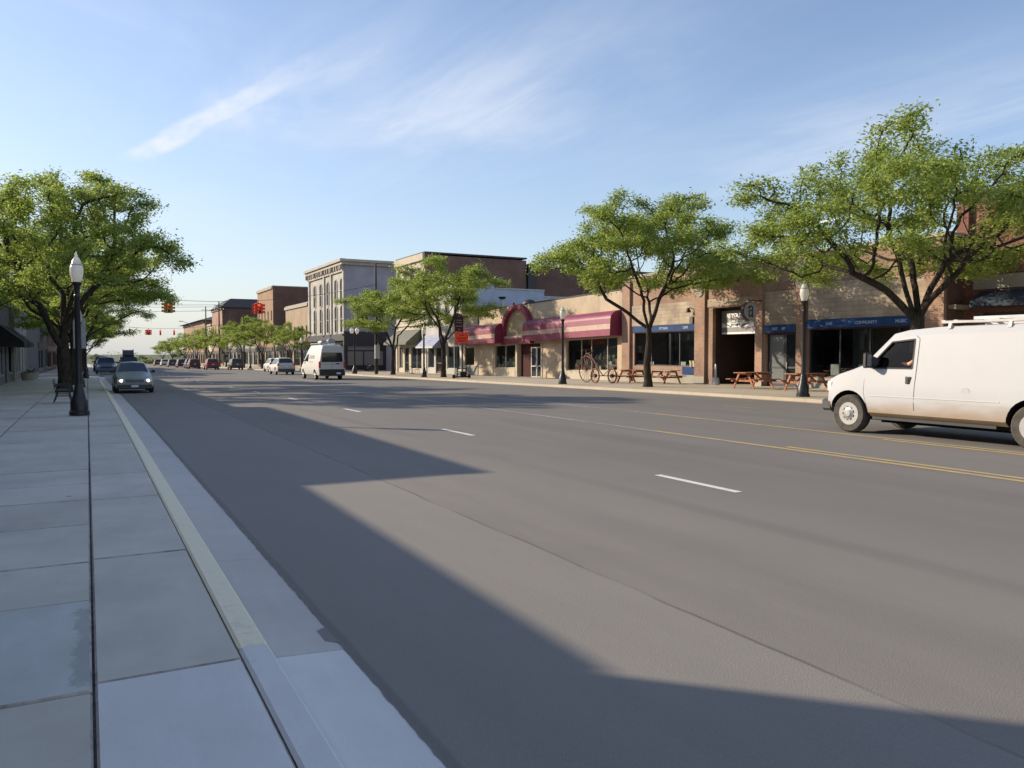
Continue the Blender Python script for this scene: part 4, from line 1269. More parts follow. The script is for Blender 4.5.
# ================================================================== left side
LX = -4.5
def left(name, label, u0, u1, zt, wall, nb, storeys=1, fm='trim_dark', side='stucco_grey', sill_z=.6, depth=14):
    gz = grade((u0+u1)/2)+SW
    ops = []; w = (u1-u0)/nb
    for i in range(nb):
        if i == nb//2: ops.append((u0+i*w+w/2-.5, u0+i*w+w/2+.5, gz, gz+2.3))
        else: ops.append((u0+i*w+.35, u0+(i+1)*w-.35, gz+sill_z, gz+2.6))
    nd = len(ops)
    for s in range(1, storeys):
        for i in range(nb*2):
            c = u0+(u1-u0)*(i+.5)/(nb*2); ops.append((c-.5, c+.5, gz+1+s*3.5, gz+2.9+s*3.5))
    r, P = building(name, label, 'x+', LX, u0, u1, depth, gz-.6, zt, wall, ops, side, coping='concrete_trim')
    for i, o in enumerate(ops):
        if i == nb//2: door(r, P, o)
        else: win(r, P, o, nx=2, fm=fm, sill='concrete_trim')
    part(r, 'fascia', 'trim_dark', lambda mb: pbox(mb, P, u0+.3, u1-.3, gz+2.8, gz+3.4, -.08, -.003))
    return r, P, gz
left('brick_shop', 'brick shop out of sight beside the viewer', -14, 10.4, 5.6, 'brick_brown', 5)
left('low_shop', 'low shop just left of the view', 10.45, 19.75, 3.78, 'stucco_grey', 3)
left('grey_brick_shop', 'grey brick shop left of the view, beside the tree', 19.8, 36, 5.28, 'brick_brown', 5)
left('dark_brick_shop', 'dark brick shop before the awnings on the near pavement', 36.05, 50.5, 4.75, 'brick_dark', 4)
r, P, gz = left('awning_shop', 'shaded shop with black awnings on the near pavement at the left edge', 50.55, 64, 4.7, 'stucco_grey', 4, fm='trim_white')
for (a, b) in ((53.2, 57.2), (57.8, 62.8)):
    part(r, 'awning', 'awning_black', lambda mb: mb.prism([(LX+.09,gz+3.55),(LX+1.35,gz+2.5),(LX+1.35,gz+2.25),(LX+.09,gz+2.25)], 'y', a, b))
part(r, 'pilaster', 'stone_grey', lambda mb: [pbox(mb, P, u-.35, u+.35, gz-.6, 4.6, -.2, -.003) for u in (51.2, 63.4)])
left('corner_shop', 'grey corner shop behind the thick tree trunk on the near pavement', 64.05, 79.5, 4.9, 'stone_grey', 4, fm='trim_white')
left('far_corner_building', 'two storey grey building across the side street, behind the near trees', 97, 118, 8.0, 'stucco_grey', 4, 2)
left('far_brick_building', 'brick building far along the near side', 118.05, 150, 7.0, 'brick_brown', 5, 2)
left('far_stone_building', 'stone building furthest along the near side', 150.05, 190, 8.5, 'stone_grey', 6, 2)
# ------------------------------------------------------------------ trees (branches grown into a cloud of points, leaves on the outer twigs)
def grow(seed, fork_z, limbs, centre, rad, pads=26, flat=.55, n_attr=650, step=.32, infl=2.6, kill=.62, lean=(0,0)):
    rg = np.random.default_rng(seed)
    A = []
    # foliage hangs in flat, uneven pads spread through the crown, like a honey locust
    K = pads; PD = []
    ga = math.pi*(3-5**.5); a00 = rg.uniform(0, 6.28)
    for i in range(K):
        rr_ = ((i+.5)/K)**.5*rg.uniform(.86, 1.08); az = a00+ga*i+rg.normal(0, .25)
        u = rg.uniform(-.55, .92)
        if rr_ < .45: u = rg.uniform(.0, 1.0)
        zc = u*(1-.62*min(1, rr_)**2) - .10*min(1, rr_)**3
        s_ = rg.uniform(.7, 1.25)
        PD.append((rr_*math.cos(az)*rad[0]*.88, rr_*math.sin(az)*rad[1]*.88, zc*rad[2], 1.30*s_*rad[0]/5, .58*s_*rad[0]/5+.12, az))
    while len(A) < n_attr:
        c_ = PD[rg.integers(K)]
        p = rg.normal(0, 1, 3); p /= np.linalg.norm(p); p *= rg.uniform(0, 1)**.4
        o = np.array((p[0]*c_[3]*1.25, p[1]*c_[3]*.9)); ca, sa = math.cos(c_[5]), math.sin(c_[5])
        A.append((centre[0]+c_[0]+o[0]*ca-o[1]*sa, centre[1]+c_[1]+o[0]*sa+o[1]*ca, centre[2]+c_[2]+p[2]*c_[4]))
    A = np.array(A)
    pos, par = [np.array((0.,0.,0.))], [-1]
    z = 0
    while z < fork_z:
        z += step; f = z/fork_z
        pos.append(np.array((lean[0]*f + .04*math.sin(3*z+seed), lean[1]*f+.04*math.cos(2.3*z+seed), z))); par.append(len(pos)-2)
    top = len(pos)-1
    for (az, tilt, ln, drop) in limbs:
        cur = max(1, top-drop); p = pos[cur].copy(); d0 = np.array((math.sin(tilt)*math.cos(az), math.sin(tilt)*math.sin(az), math.cos(tilt)))
        L = 0
        while L < ln:
            d0 = d0 + rg.normal(0, .07, 3) + np.array((0,0,-.01)); d0 /= np.linalg.norm(d0)
            p = p + d0*step; L += step
            pos.append(p.copy()); par.append(cur); cur = len(pos)-1
    P = np.array(pos)
    dist = np.full(len(A), 1e9); near = np.zeros(len(A), int)
    def upd(i0):
        nonlocal dist, near
        for i in range(i0, len(pos)):
            d_ = np.linalg.norm(A-pos[i], axis=1); m = d_ < dist
            dist[m] = d_[m]; near[m] = i
    upd(0)
    for it in range(130):
        act = dist < (infl if it > 12 else infl*1.6)
        if not act.any(): break
        n0 = len(pos)
        for i in np.unique(near[act]):
            sel = act & (near == i)
            v = (A[sel]-pos[i]); v /= np.linalg.norm(v, axis=1)[:, None]
            d_ = v.mean(0) + rg.normal(0, .12, 3) + np.array((0,0,.03)); nrm = np.linalg.norm(d_)
            if nrm < 1e-3: continue
            q = pos[i]+d_/nrm*step
            pos.append(q); par.append(i)
        upd(n0)
        keep = dist > kill
        A, dist, near = A[keep], dist[keep], near[keep]
        if not len(A): break
    return np.array(pos), np.array(par)

def tree_proto(name, seed, base_r, leaf_n, leaf_s, tw=None, sprd=.24, **kw):
    pos, par = grow(seed, **kw)
    n = len(pos); ch = [[] for _ in range(n)]
    for i in range(1, n): ch[par[i]].append(i)
    cnt = np.ones(n)
    for i in range(n-1, 0, -1): cnt[par[i]] += cnt[i]
    ex = 1/2.25
    tips = np.zeros(n)
    for i in range(n-1, -1, -1):
        if not ch[i]: tips[i] = 1
        if i: tips[par[i]] += tips[i]
    rr = (tips/tips[0])**ex*base_r*.82
    rr = np.maximum(rr, .011)
    mb = MB()
    starts = [(0, None)]
    while starts:
        s, p0 = starts.pop()
        path = ([p0] if p0 is not None else []) + [s]; cur = s
        while ch[cur]:
            c = max(ch[cur], key=lambda j: tips[j])
            for o in ch[cur]:
                if o != c: starts.append((o, cur))
            path.append(c); cur = c
        pts = [pos[j] for j in path]
        rad = [rr[j] for j in path]
        if p0 is not None: rad[0] = min(rr[s]*1.1, rr[p0])
        else:
            for q, j in enumerate(path):      # root flare
                z = pos[j][2]; rad[q] *= 1 + .55*math.exp(-z*3.2) + (.10 if z < 2 else 0)
        rmax = max(rad)
        if len(pts) > 1: mb.tube(pts, rad, 12 if rmax > .12 else (7 if rmax > .045 else 4), caps=False)
    trunk = mb.build('trunk', M['bark'], None, smooth=180, recalc=False)
    rg = np.random.default_rng(seed+100)
    tw_nodes = [i for i in range(n) if cnt[i] <= 7 and pos[i][2] > kw['fork_z']+1.1]
    P = pos[tw_nodes]
    k = leaf_n
    C = np.repeat(P, k, axis=0)
    # a few leaf tufts round each twig give light and dark clumps
    off = rg.normal(0, 1, (len(C), 3))*np.array((sprd, sprd, sprd*.55))
    C = C + off
    m = len(C)
    L = leaf_s*rg.uniform(.7, 1.35, m); W = L*rg.uniform(.34, .5, m)
    th = rg.uniform(0, 2*math.pi, m); tilt = rg.normal(-.25, .45, m)
    d1 = np.stack([np.cos(th)*np.cos(tilt), np.sin(th)*np.cos(tilt), np.sin(tilt)], 1)
    roll = rg.normal(0, .6, m)
    side = np.stack([-np.sin(th), np.cos(th), np.zeros(m)], 1)
    up = np.cross(d1, side)
    s2 = side*np.cos(roll)[:, None] + up*np.sin(roll)[:, None]
    n2 = np.cross(d1, s2)
    v = np.empty((m, 4, 3))
    v[:,0] = C - d1*L[:,None]*.5
    v[:,1] = C + s2*W[:,None]*.5 + n2*L[:,None]*.08
    v[:,2] = C + d1*L[:,None]*.5
    v[:,3] = C - s2*W[:,None]*.5 + n2*L[:,None]*.08
    me = bpy.data.meshes.new('crown')
    me.vertices.add(m*4); me.loops.add(m*4); me.polygons.add(m)
    me.vertices.foreach_set('co', v.reshape(-1).astype(np.float32))
    me.loops.foreach_set('vertex_index', np.arange(m*4, dtype=np.int32))
    me.polygons.foreach_set('loop_start', np.arange(0, m*4, 4, dtype=np.int32))
    me.polygons.foreach_set('loop_total', np.full(m, 4, dtype=np.int32))
    me.materials.append(M['leaf']); me.update(); me.validate()
    crown = bpy.data.objects.new('crown', me); COL.objects.link(crown)
    return trunk, crown, m

def limbs(seed, n, t0, t1, l0, l1, a0=0.0):
    q = random.Random(seed)
    return [(a0+2*math.pi*i/n+q.uniform(-.35,.35), R(q.uniform(t0, t1)), q.uniform(l0, l1), q.choice((0,0,1,2))) for i in range(n)]

PROT = {}
def proto(key, **kw):
    PROT[key] = tree_proto(key, **kw)

proto('near_right', seed=11, base_r=.26, leaf_n=130, leaf_s=.135, pads=56, fork_z=2.6, limbs=[(R(150),R(40),2.8,0),(R(120),R(22),2.4,0),(R(20),R(14),2.4,0),(R(265),R(30),2.2,0),(R(335),R(15),2.2,0)], centre=(0,0,6.2), rad=(6.2,6.3,3.3), n_attr=1150)
proto('mid_right',  seed=23, base_r=.195, leaf_n=130, leaf_s=.145, pads=62, fork_z=2.7, limbs=limbs(5, 5, 28, 50, 1.6, 2.6, 1.0), centre=(0,0,6.2), rad=(5.2,5.3,3.5), n_attr=1300)
proto('small_right',seed=37, base_r=.17, leaf_n=115, leaf_s=.155, pads=44, fork_z=2.3, limbs=limbs(8, 4, 22, 46, 1.4, 2.2, .2), centre=(0,0,5.9), rad=(4.2,4.3,4.0), n_attr=850)
proto('near_left',  seed=51, base_r=.29, leaf_n=110, leaf_s=.15, pads=78, fork_z=2.5, limbs=limbs(9, 6, 12, 40, 1.8, 3.0, .1), centre=(0,0,6.0), rad=(5.0,5.4,4.4), n_attr=1500, flat=.66)
proto('far_tree',   seed=67, base_r=.20, leaf_n=40, leaf_s=.36, fork_z=2.2, limbs=limbs(4, 5, 25, 50, 1.2, 2.0, .7), centre=(0,0,6.0), rad=(4.6,4.6,3.6), n_attr=420, step=.4, kill=.9, infl=3.2, sprd=.4)

used = set()
def tree(key, x, y, label, rz=0.0, s=1.0, sz=None, group=None, z=None, leaf=None):
    tr, cr, m = PROT[key]
    zb = grade(y)+SW if z is None else z
    root = thing('street_tree', label, 'tree', (x, y, zb-.02), rz, group)
    sz = sz or s
    if key in used: tr, cr = tr.copy(), cr.copy(); COL.objects.link(tr); COL.objects.link(cr)
    used.add(key)
    tr.parent = root; cr.parent = root
    root.scale = (s, s, sz)
    if leaf:
        cr.material_slots[0].link = 'OBJECT'; cr.material_slots[0].material = M[leaf]
    return root

tree('near_right', 24.5, 17.3, 'tall spreading street tree behind the white cargo van', rz=0.0, s=1.0, sz=.93)
tree('mid_right', 24.5, 31.8, 'single trunked street tree beside the picnic tables and the high wheel tricycle', rz=1.3)
tree('small_right', 24.5, 57.5, 'leaning street tree beside the orange sign stand', rz=.3, s=1.12, sz=1.05)
tree('small_right', 24.6, 69.5, 'smaller street tree in front of the white arched-window building', rz=3.3, s=1.15, sz=.96)
tree('near_left', -.92, 40.7, 'large thick trunked tree with dark dense crown on the near pavement', rz=.8)
TL = 'trees in a row along the near pavement'
tree('mid_right', -.75, 52.5, 'first tree hidden behind the thick trunked one on the near pavement', rz=2.2, s=.98, group=TL)
tree('near_left', -.6, 64.5, 'second tree in the row behind the thick trunked one on the near pavement', rz=4.0, s=.85, group=TL)
tree('mid_right', -.6, 105, 'near pavement tree just across the side street', rz=.5, s=.85, group=TL)
tree('small_right', -.5, 120, 'near pavement tree second beyond the side street', rz=1.9, s=.95, group=TL)
tree('small_right', -.5, 138, 'near pavement tree third beyond the side street', rz=3.9, s=.92, group=TL)
tree('far_tree', -.4, 160, 'near pavement tree furthest down the row', rz=3.9, s=.9, group=TL)
tree('mid_right', -8.0, 88, 'sunlit lime green tree on the side street behind the near shops', rz=2.9, s=.95)
vary = (.85, 1.0, .9, .8)
TR = 'trees in front of the far shops'
for i, (px, s, lab) in enumerate(((291, .72, 'small pale blossoming tree before the tan brick building'), (262, .92, 'bright green tree under the second traffic signal'), (243, .95, 'dark trunked tree before the grey stone shop'), (226, .95, 'leftmost of the trees before the grey stone shop'))):
    y = yat(px, 24.3)
    tree('small_right' if i < 3 else 'far_tree', 24.3, y, lab, rz=i*1.7+.4, s=s*vary[i], group=TR, sz=s*(1.0, .95, 1.05, .85)[i])
TF = 'trees at the far end of the street'
q = random.Random(8)
for i, (x, y, s) in enumerate(((24.3, 190, .9), (24.3, 215, .95), (24.6, 245, .95), (24, 275, .9), (23.5, 305, .85))):
    tree('far_tree', x, y, ('far right pavement tree before the mansard building', 'far right pavement tree before the cream shop', 'far tree before the hip roofed building', 'second tree before the hip roofed building', 'last tree on the far right pavement')[i], rz=q.uniform(0, 6), s=s, group=TF)
for i, (x, y, s) in enumerate(((-14, 330, .9), (3, 352, .6), (20, 365, .5), (33, 345, .8), (46, 350, .9), (-30, 335, 1.0))):
    tree('far_tree', x, y, 'hazy bushy tree closing the far end of the street', rz=q.uniform(0, 6), s=s, sz=s*.7, group='bushy trees closing the street', z=grade(y)-.1, leaf='leaf_far')

def hedge(name, x0, x1, y, h, dpt, n, label, kind, seed):
    rg = np.random.default_rng(seed)
    C = np.stack([rg.uniform(x0, x1, n), y+rg.uniform(-dpt/2, dpt/2, n), grade(y)+rg.uniform(0, 1, n)**.8*h], 1)
    C[:,2] *= 1; bump = .7+.3*np.sin(C[:,0]*.35+seed)*np.sin(C[:,0]*.13)
    C[:,2] = grade(y) + (C[:,2]-grade(y))*bump
    th = rg.uniform(0, 2*math.pi, n); L = .6*rg.uniform(.6, 1.3, n)
    a = np.stack([np.cos(th), np.sin(th)*.6, rg.normal(0, .6, n)], 1)*L[:,None]; b_ = np.stack([-np.sin(th), np.cos(th), rg.normal(0, .6, n)], 1)*L[:,None]*.6
    v = np.stack([C-a*.5, C+b_*.5, C+a*.5, C-b_*.5], 1)
    me = bpy.data.meshes.new(name)
    me.from_pydata(v.reshape(-1, 3).tolist(), [], np.arange(n*4).reshape(n, 4).tolist()); me.materials.append(M['leaf_far'])
    o = bpy.data.objects.new(name, me); COL.objects.link(o)
    tag(o, label, 'trees' if kind == 'stuff' else 'hedge', kind=kind)
    return o
hedge('treeline', -260, 260, 520, 6.0, 14, 9000, 'low hazy belt of trees on the horizon beyond the street end', 'stuff', 3)
hedge('hedge', 12, 30, 336, 2.4, 4, 1400, 'low sunlit bushes at the end of the carriageway', None, 5)
# ------------------------------------------------------------------ street lamps
def make_lamp(h=4.15):
    r = thing('street_lamp', '', 'street lamp')
    mb = MB()
    mb.lathe([(.24,0),(.24,.10),(.21,.12),(.205,.36),(.17,.42),(.13,.58),(.10,.75),(.085,.80)], 12)
    mb.build('base', M['iron_black'], r, smooth=35)
    mb = MB()
    top = h-.78
    mb.lathe([(.083,.79),(.074,1.1),(.064,top-.35),(.075,top-.33),(.075,top-.28),(.062,top-.26),(.075,top-.06),(.11,top),(.12,top+.05),(.05,top+.06)], 14)
    mb.build('post', M['iron_black'], r, smooth=35)
    mb = MB()
    g = top+.055
    mb.lathe([(.10,g),(.13,g+.10),(.157,g+.22),(.16,g+.34),(.14,g+.42),(.128,g+.44),(.10,g+.54),(.06,g+.62),(.03,g+.66)], 16)
    gl = mb.build('globe', M['globe'], r, smooth=60)
    mb = MB(); mb.lathe([(.03,g+.655),(.04,g+.69),(.015,g+.73),(.004,g+.79)], 8); mb.build('finial', M['globe'], gl, smooth=60)
    mb = MB(); mb.lathe([(.144,g+.425),(.148,g+.44),(.132,g+.455)], 16); mb.build('collar', M['galv'], gl, smooth=60)
    return r
lamp = make_lamp()
LG = 'globe street lamps along both kerbs'
lamp['group'] = LG
lamp.location = (-.2, 23.5, SW-.002); lamp['label'] = 'black globe lamp post nearest on the near pavement, beside the bench'
def lampat(x, y, label, s=1.0):
    return dup(lamp, (x, y, grade(y)+SW-.004), random.uniform(0, 3), label, (1, 1, s))
l2 = lampat(-.33, 47.7, 'black globe lamp post with two grey banners on the near pavement')
for s in (-1, 1):
    mb = MB(); mb.box(s*.14 if s > 0 else -.52, .52 if s > 0 else -.14, -.012, .012, 2.05, 3.65)
    mb.build('banner', M['banner_grey'], l2)
    mb = MB()
    for z in (2.02, 3.68): mb.tube([(s*.06,0,z),(s*.56,0,z)], .014, 6)
    mb.build('banner_arm', M['iron_black'], l2)
l2.rotation_euler = (0,0,1.0)
lampat(-.1, 71, 'black globe lamp post on the near pavement before the side street')
lampat(-.1, 112, 'globe lamp post on the near pavement across the side street')
lampat(23.3, 21.0, 'globe lamp post just left of the white cargo van', 1.03)
lampat(23.3, 37.9, 'globe lamp post in front of the beige shop', 1.05)
lampat(23.3, 58.6, 'globe lamp post before the green awning', .98)
for px, lab in ((301, 'far globe lamp post left of the passenger van'), (274.5, 'far globe lamp post left of the white hatchback'), (250, 'far globe lamp post beside the orange brick building'), (230, 'furthest globe lamp post on the far pavement')):
    lampat(23.3, yat(px, 23.3), lab, 1.0)
# twin-globe post at the corner
def twin():
    r = thing('street_lamp', 'twin globe lamp post behind the passenger van', 'street lamp', (23.3, 77, grade(77)+SW-.004), group=LG)
    mb = MB(); mb.lathe([(.27,0),(.27,.10),(.235,.42),(.16,.62),(.10,.80)], 12); mb.build('base', M['iron_black'], r, smooth=35)
    mb = MB(); mb.lathe([(.098,.79),(.075,3.8),(.085,3.82),(.085,3.9),(.03,3.95)], 12)
    mb.tube([(-.27,0,3.96),(-.2,0,3.82),(0,0,3.85),(.2,0,3.82),(.27,0,3.96)], .04, 8); mb.build('post', M['iron_black'], r, smooth=35)
    for s in (-1, 1):
        mb = MB(); mb.lathe([(.10,3.95),(.16,4.06),(.20,4.18),(.20,4.3),(.16,4.4),(.1,4.5),(.03,4.6)], 14, (s*.27,0,0)); mb.build('globe', M['globe'], r, smooth=60)
twin()

# ------------------------------------------------------------------ bench on the near pavement (seen end on)
def bench():
    r = thing('bench', 'small black bench seen end on at the foot of the thick tree', 'bench', (-.72, 29.6, SW)); r.scale = (.78, 1, .85)
    mb = MB()
    for i in range(5): mb.box(-.24+i*.10, -.16+i*.10, 0, 1.5, .43, .46)
    mb.build('seat', M['iron_black'], r)
    mb = MB()
    for i in range(4): mb.box(-.30-i*.02, -.27-i*.02, 0, 1.5, .52+i*.09, .59+i*.09)
    mb.build('backrest', M['iron_black'], r)
    for y in (.06, 1.44):
        mb = MB()
        mb.tube([(-.33,y,0),(-.24,y,.25),(-.22,y,.43)], .028, 7); mb.tube([(.32,y,0),(.24,y,.25),(.25,y,.43)], .028, 7); mb.tube([(-.24,y,.25),(.24,y,.25)], .02, 6)
        mb.build('leg', M['iron_black'], r)
        mb = MB(); mb.tube([(-.32,y,.62),(-.1,y,.66),(.22,y,.64),(.27,y,.56),(.25,y,.44)], .024, 7); mb.build('armrest', M['iron_black'], r)
bench()
def planter():
    r = thing('planter', 'low concrete planter of pale flowers by the grey corner shop', 'planter', (-3.7, 66.5, grade(66)+SW))
    mb = MB(); mb.lathe([(.42,0),(.5,.5),(.52,.55),(.44,.55),(.42,.45),(.02,.44)], 14); mb.build('pot', M['concrete_trim'], r, smooth=30)
    mb = MB(); q = random.Random(2)
    for i in range(90):
        a, d_, z = q.uniform(0, 6.28), q.uniform(0, .42), q.uniform(.45, .85); c = Vector((d_*math.cos(a), d_*math.sin(a), z))
        t = q.uniform(0, 6.28); u = Vector((math.cos(t), math.sin(t), .4))*.09; w = Vector((-math.sin(t), math.cos(t), .3))*.05
        mb.face([c-u, c+w, c+u, c-w], 0 if q.random() < .7 else 1)
    mb.build('plants', [M['leafy_low'], M['display_white']], r, recalc=False)
    return r
pl = planter()
p2 = dup(pl, (-3.75, 70.5, grade(70)+SW), 1.1, 'second low planter of pale flowers, further along by the corner shop')

# ------------------------------------------------------------------ picnic tables
def make_picnic(top='wood_table'):
    r = thing('picnic_table', '', 'picnic table', group='picnic tables outside the restaurant')
    L = 1.8                                     # long axis x
    mb = MB()
    for i in range(5): mb.box(-L/2, L/2, -.37+i*.15, -.232+i*.15, .72, .758)
    mb.build('table_top', M[top], r)
    for s in (-1, 1):
        mb = MB()
        for i in range(2): mb.box(-L/2, L/2, s*.70-.14+i*.145, s*.70-.005+i*.145, .42, .458)
        mb.build('bench_seat', M['wood_table'], r)
    for x in (-.62, .62):
        mb = MB()
        for s in (-1, 1): mb.bar((x, s*.26, .715), (x, s*.62, 0.0), .045, .095)
        mb.bar((x+.046, -.80, .37), (x+.046, .80, .37), .045, .095); mb.bar((x+.046, -.36, .67), (x+.046, .36, .67), .045, .08)
        mb.build('leg_frame', M['wood_table'], r)
    mb = MB()
    for s in (-1, 1): mb.bar((s*.60, 0, .38), (s*.1, 0, .70), .04, .08)
    mb.build('brace', M['wood_table'], r)
    return r
pt = make_picnic()
def gz_(y): return grade(y)+SW-.002
def place(o, px, X, rz, label):
    y = yat(px, X); o.location = (X, y, gz_(y)); o.rotation_euler = (0,0,rz); o['label'] = label
place(pt, 753, 27.2, .05, 'reddish wooden picnic table end on before the dark entry and round sign')
pb = copy_tree(pt); place(pb, 806, 27.2, -.03, 'reddish wooden picnic table behind the lamp post nearest the van')
pc = copy_tree(pt); place(pc, 664, 28.2, math.pi/2+.06, 'picnic table with grey worn top under the blue fascia, right of the tree trunk')
for ch in pc.children:
    if ch.name.startswith('table_top'): ch.material_slots[0].link = 'OBJECT'; ch.material_slots[0].material = M['wood_grey']
pd = copy_tree(pt); place(pd, 632, 28.0, math.pi/2-.05, 'reddish picnic table between the tree trunk and the high wheel tricycle')

# ------------------------------------------------------------------ high wheel tricycle sculpture
def tricycle():
    X = 26.0; y = yat(586, X)
    r = thing('high_wheel_tricycle', 'rust red high wheel tricycle sculpture standing in front of the shop window', 'tricycle', (X, y, gz_(y)), 0)
    def wheel(c, rad, spokes, name, tr=.035, hub=.07):
        mb = MB(); mb.ring((0,0,0), rad, tr, 'x', 36, 7)
        w = mb.build(name, M['rust_red'], r, smooth=60, loc=c)
        mb = MB()
        for i in range(spokes):
            a = 2*math.pi*i/spokes; mb.tube([(0,0,0),(0,rad*math.cos(a),rad*math.sin(a))], .012, 5)
        mb.build('spokes', M['rust_red'], w)
        mb = MB(); mb.lathe([(hub,-.09),(hub,.09)], 12, axis='x'); mb.build('hub', M['rust_red'], w, smooth=40)
    wheel((0,0,.80), .76, 16, 'front_wheel')
    wheel((-.38,-1.50,.44), .40, 12, 'rear_wheel', .045, .1); wheel((.38,-2.1,.44), .40, 12, 'rear_wheel', .045, .1)
    mb = MB()
    mb.tube([(0,.05,1.95),(0,0,1.72),(0,-.35,1.66),(0,-.9,1.25),(0,-1.35,.75),(0,-1.75,.44)], [.03,.035,.035,.032,.03,.03], 8)
    for s in (-1, 1): mb.tube([(0,0,1.72),(s*.09,0,1.6),(s*.09,0,.80)], .022, 7)
    mb.tube([(-.42,-1.5,.44),(.42,-2.1,.44)], .025, 7)
    mb.tube([(0,-1.75,.44),(0,-2.5,.9),(0,-2.9,.95)], .022, 7)
    mb.build('frame', M['rust_red'], r, smooth=50)
    mb = MB(); mb.tube([(-.36,-.2,1.86),(-.3,.02,1.93),(0,.05,1.95),(.3,.02,1.93),(.36,-.2,1.86)], .02, 7); mb.build('handlebar', M['rust_red'], r, smooth=50)
    mb = MB()
    n = len(mb.v); mb.prism([(-.06,.0),(.06,.0),(.13,-.3),(.08,-.36),(-.08,-.36),(-.13,-.3)], 'z', 1.72, 1.79); mb.v = [(a,b-.25,c) for a,b,c in mb.v]
    mb.build('saddle', M['trim_black'], r, bevel=.015)
    for s in (-1, 1):
        mb = MB(); mb.box(s*.12-.05, s*.12+.05, -.04+s*.2, .04+s*.2, .8+.0*s-.015, .815); mb.tube([(s*.05,0,.8),(s*.1,s*.2,.8)], .012, 5); mb.build('pedal', M['rust_red'], r)
tricycle()

# ------------------------------------------------------------------ orange sign on a wheeled stand, and maroon arched sign
def orange_sign():
    X = 24.2; y = yat(461, X); z0 = gz_(y)
    r = thing('sign_stand', 'tall wheeled stand holding an orange red sign board left of the beige shop', 'sign', (X, y, z0), R(20))
    zb, zt = zat(461,343,X)-z0, zat(461,332.5,X)-z0
    mb = MB()
    for x in (-.45, .5): mb.tube([(x,0,.12),(x,0,zt-.02)], .04, 8)
    mb.tube([(-.45,0,.7),(.5,0,.7)], .03, 8); mb.build('post', M['iron_black'], r)
    mb = MB(); mb.box(-.68, .68, -.06, -.041, zb, zt); b = mb.build('sign_board', M['sign_orange'], r, bevel=.004)
    mb = MB(); q = random.Random(6)
    for (z, w) in ((zt-.2,.35),(zt-.42,.95),(zt-.62,.6)):
        x = -w/2
        while x < w/2:
            d_ = q.uniform(.05,.14); mb.box(x, min(x+d_, w/2+.05), -.066, -.0605, z-.05, z+.05); x += d_+.05
    mb.build('lettering', M['sign_red'], b)
    mb = MB(); mb.bar((-.75,0,.10),(.8,0,.10), .10, .10)
    for x in (-.45, .5): mb.bar((x,-.45,.10),(x,.45,.10), .08, .08)
    mb.build('base_frame', M['iron_black'], r)
    for x in (-.75, .8):
        mb = MB(); mb.lathe([(.10,-.05),(.14,-.04),(.14,.04),(.10,.05)], 14, (x,0,.14), axis='y'); mb.build('wheel', M['rubber'], r, smooth=40)
    mb = MB()
    for i in range(3): mb.prism([(-.28,.03+i*.11),(.28,.03+i*.11),(.24,.13+i*.11),(-.24,.13+i*.11)], 'y', -.2, .2)
    mb.v = [(a, b_, c+.12) for a, b_, c in mb.v]
    mb.build('sandbag', M['plastic_black'], r, bevel=.03)
orange_sign()
def arched_sign():
    X = 25.6; y = yat(458.5, X); z0 = gz_(y)
    z1, z2 = zat(458.5,331.5,X)-z0, zat(458.5,314,X)-z0
    r = thing('arched_sign', 'dark maroon arched shop sign on posts above the orange board', 'sign', (X, y, z0), R(15))
    mb = MB(); w = .44
    pts = [(-w,z1),(w,z1),(w,z2-.35)] + [(w*math.cos(math.pi*i/10), z2-.35+.35*math.sin(math.pi*i/10)) for i in range(1,10)] + [(-w,z2-.35)]
    mb.prism(pts, 'y', -.05, .05); b = mb.build('sign_board', M['sign_maroon'], r)
    mb = MB(); q = random.Random(9)
    for z, ww in ((z2-.2,.12),(z2-.5,.5),(z2-.68,.55),(z2-.95,.6),(z1+.16,.14)):
        x = -ww/2
        while x < ww/2:
            d_ = q.uniform(.03,.09); mb.box(x, min(x+d_, ww/2+.03), -.056, -.0505, z-.035, z+.035); x += d_+.035
    mb.build('lettering', M['letter_grey'], b)
    mb = MB()
    for x in (-.36, .36): mb.tube([(x,.0,0),(x,.0,z1+.02)], .035, 8)
    mb.build('post', M['iron_black'], r)
arched_sign()

# ------------------------------------------------------------------ round hanging sign and printed banner in the dark entry
def round_sign():
    y = yat(748, 29.0); z = zat(748, 311.5, 29.0)
    r = thing('round_sign', 'round grey projecting sign with a black gothic letter a beside the banner', 'sign', (29.0, y, z), 0)
    mb = MB(); mb.lathe([(.44,-.11),(.46,-.09),(.46,.09),(.44,.11)], 36, axis='y'); 
    o = mb.build('sign_drum', M['sign_maroon'], r, smooth=40)
    mb = MB(); mb.lathe([(.43,-.118),(.43,-.111)], 36, axis='y'); f = mb.build('sign_face', M['sign_face'], o)
    mb = MB()
    for (a, b, w, h) in (((-.12,.20),(.06,.27),.0,.07),((-.16,.13),(-.05,.22),0,.08),((.09,-.26),(.09,.25),0,.11),((-.13,-.17),(-.13,.02),0,.11),((-.13,.02),(.09,.06),0,.06),((-.15,-.18),(-.02,-.27),0,.07),((-.02,-.27),(.09,-.15),0,.05),((.09,-.22),(.18,-.27),0,.07)):
        mb.bar((a[0],-.122,a[1]),(b[0],-.122,b[1]), .012 if False else .006, h)
    mb.build('letter', M['letter_black'], f)
    mb = MB(); mb.tube([(0,0,.44),(0,0,.62)], .02, 6); mb.tube([(0,0,.55),(1.02,0,.55)], .025, 6); mb.build('bracket', M['iron_black'], r)
round_sign()
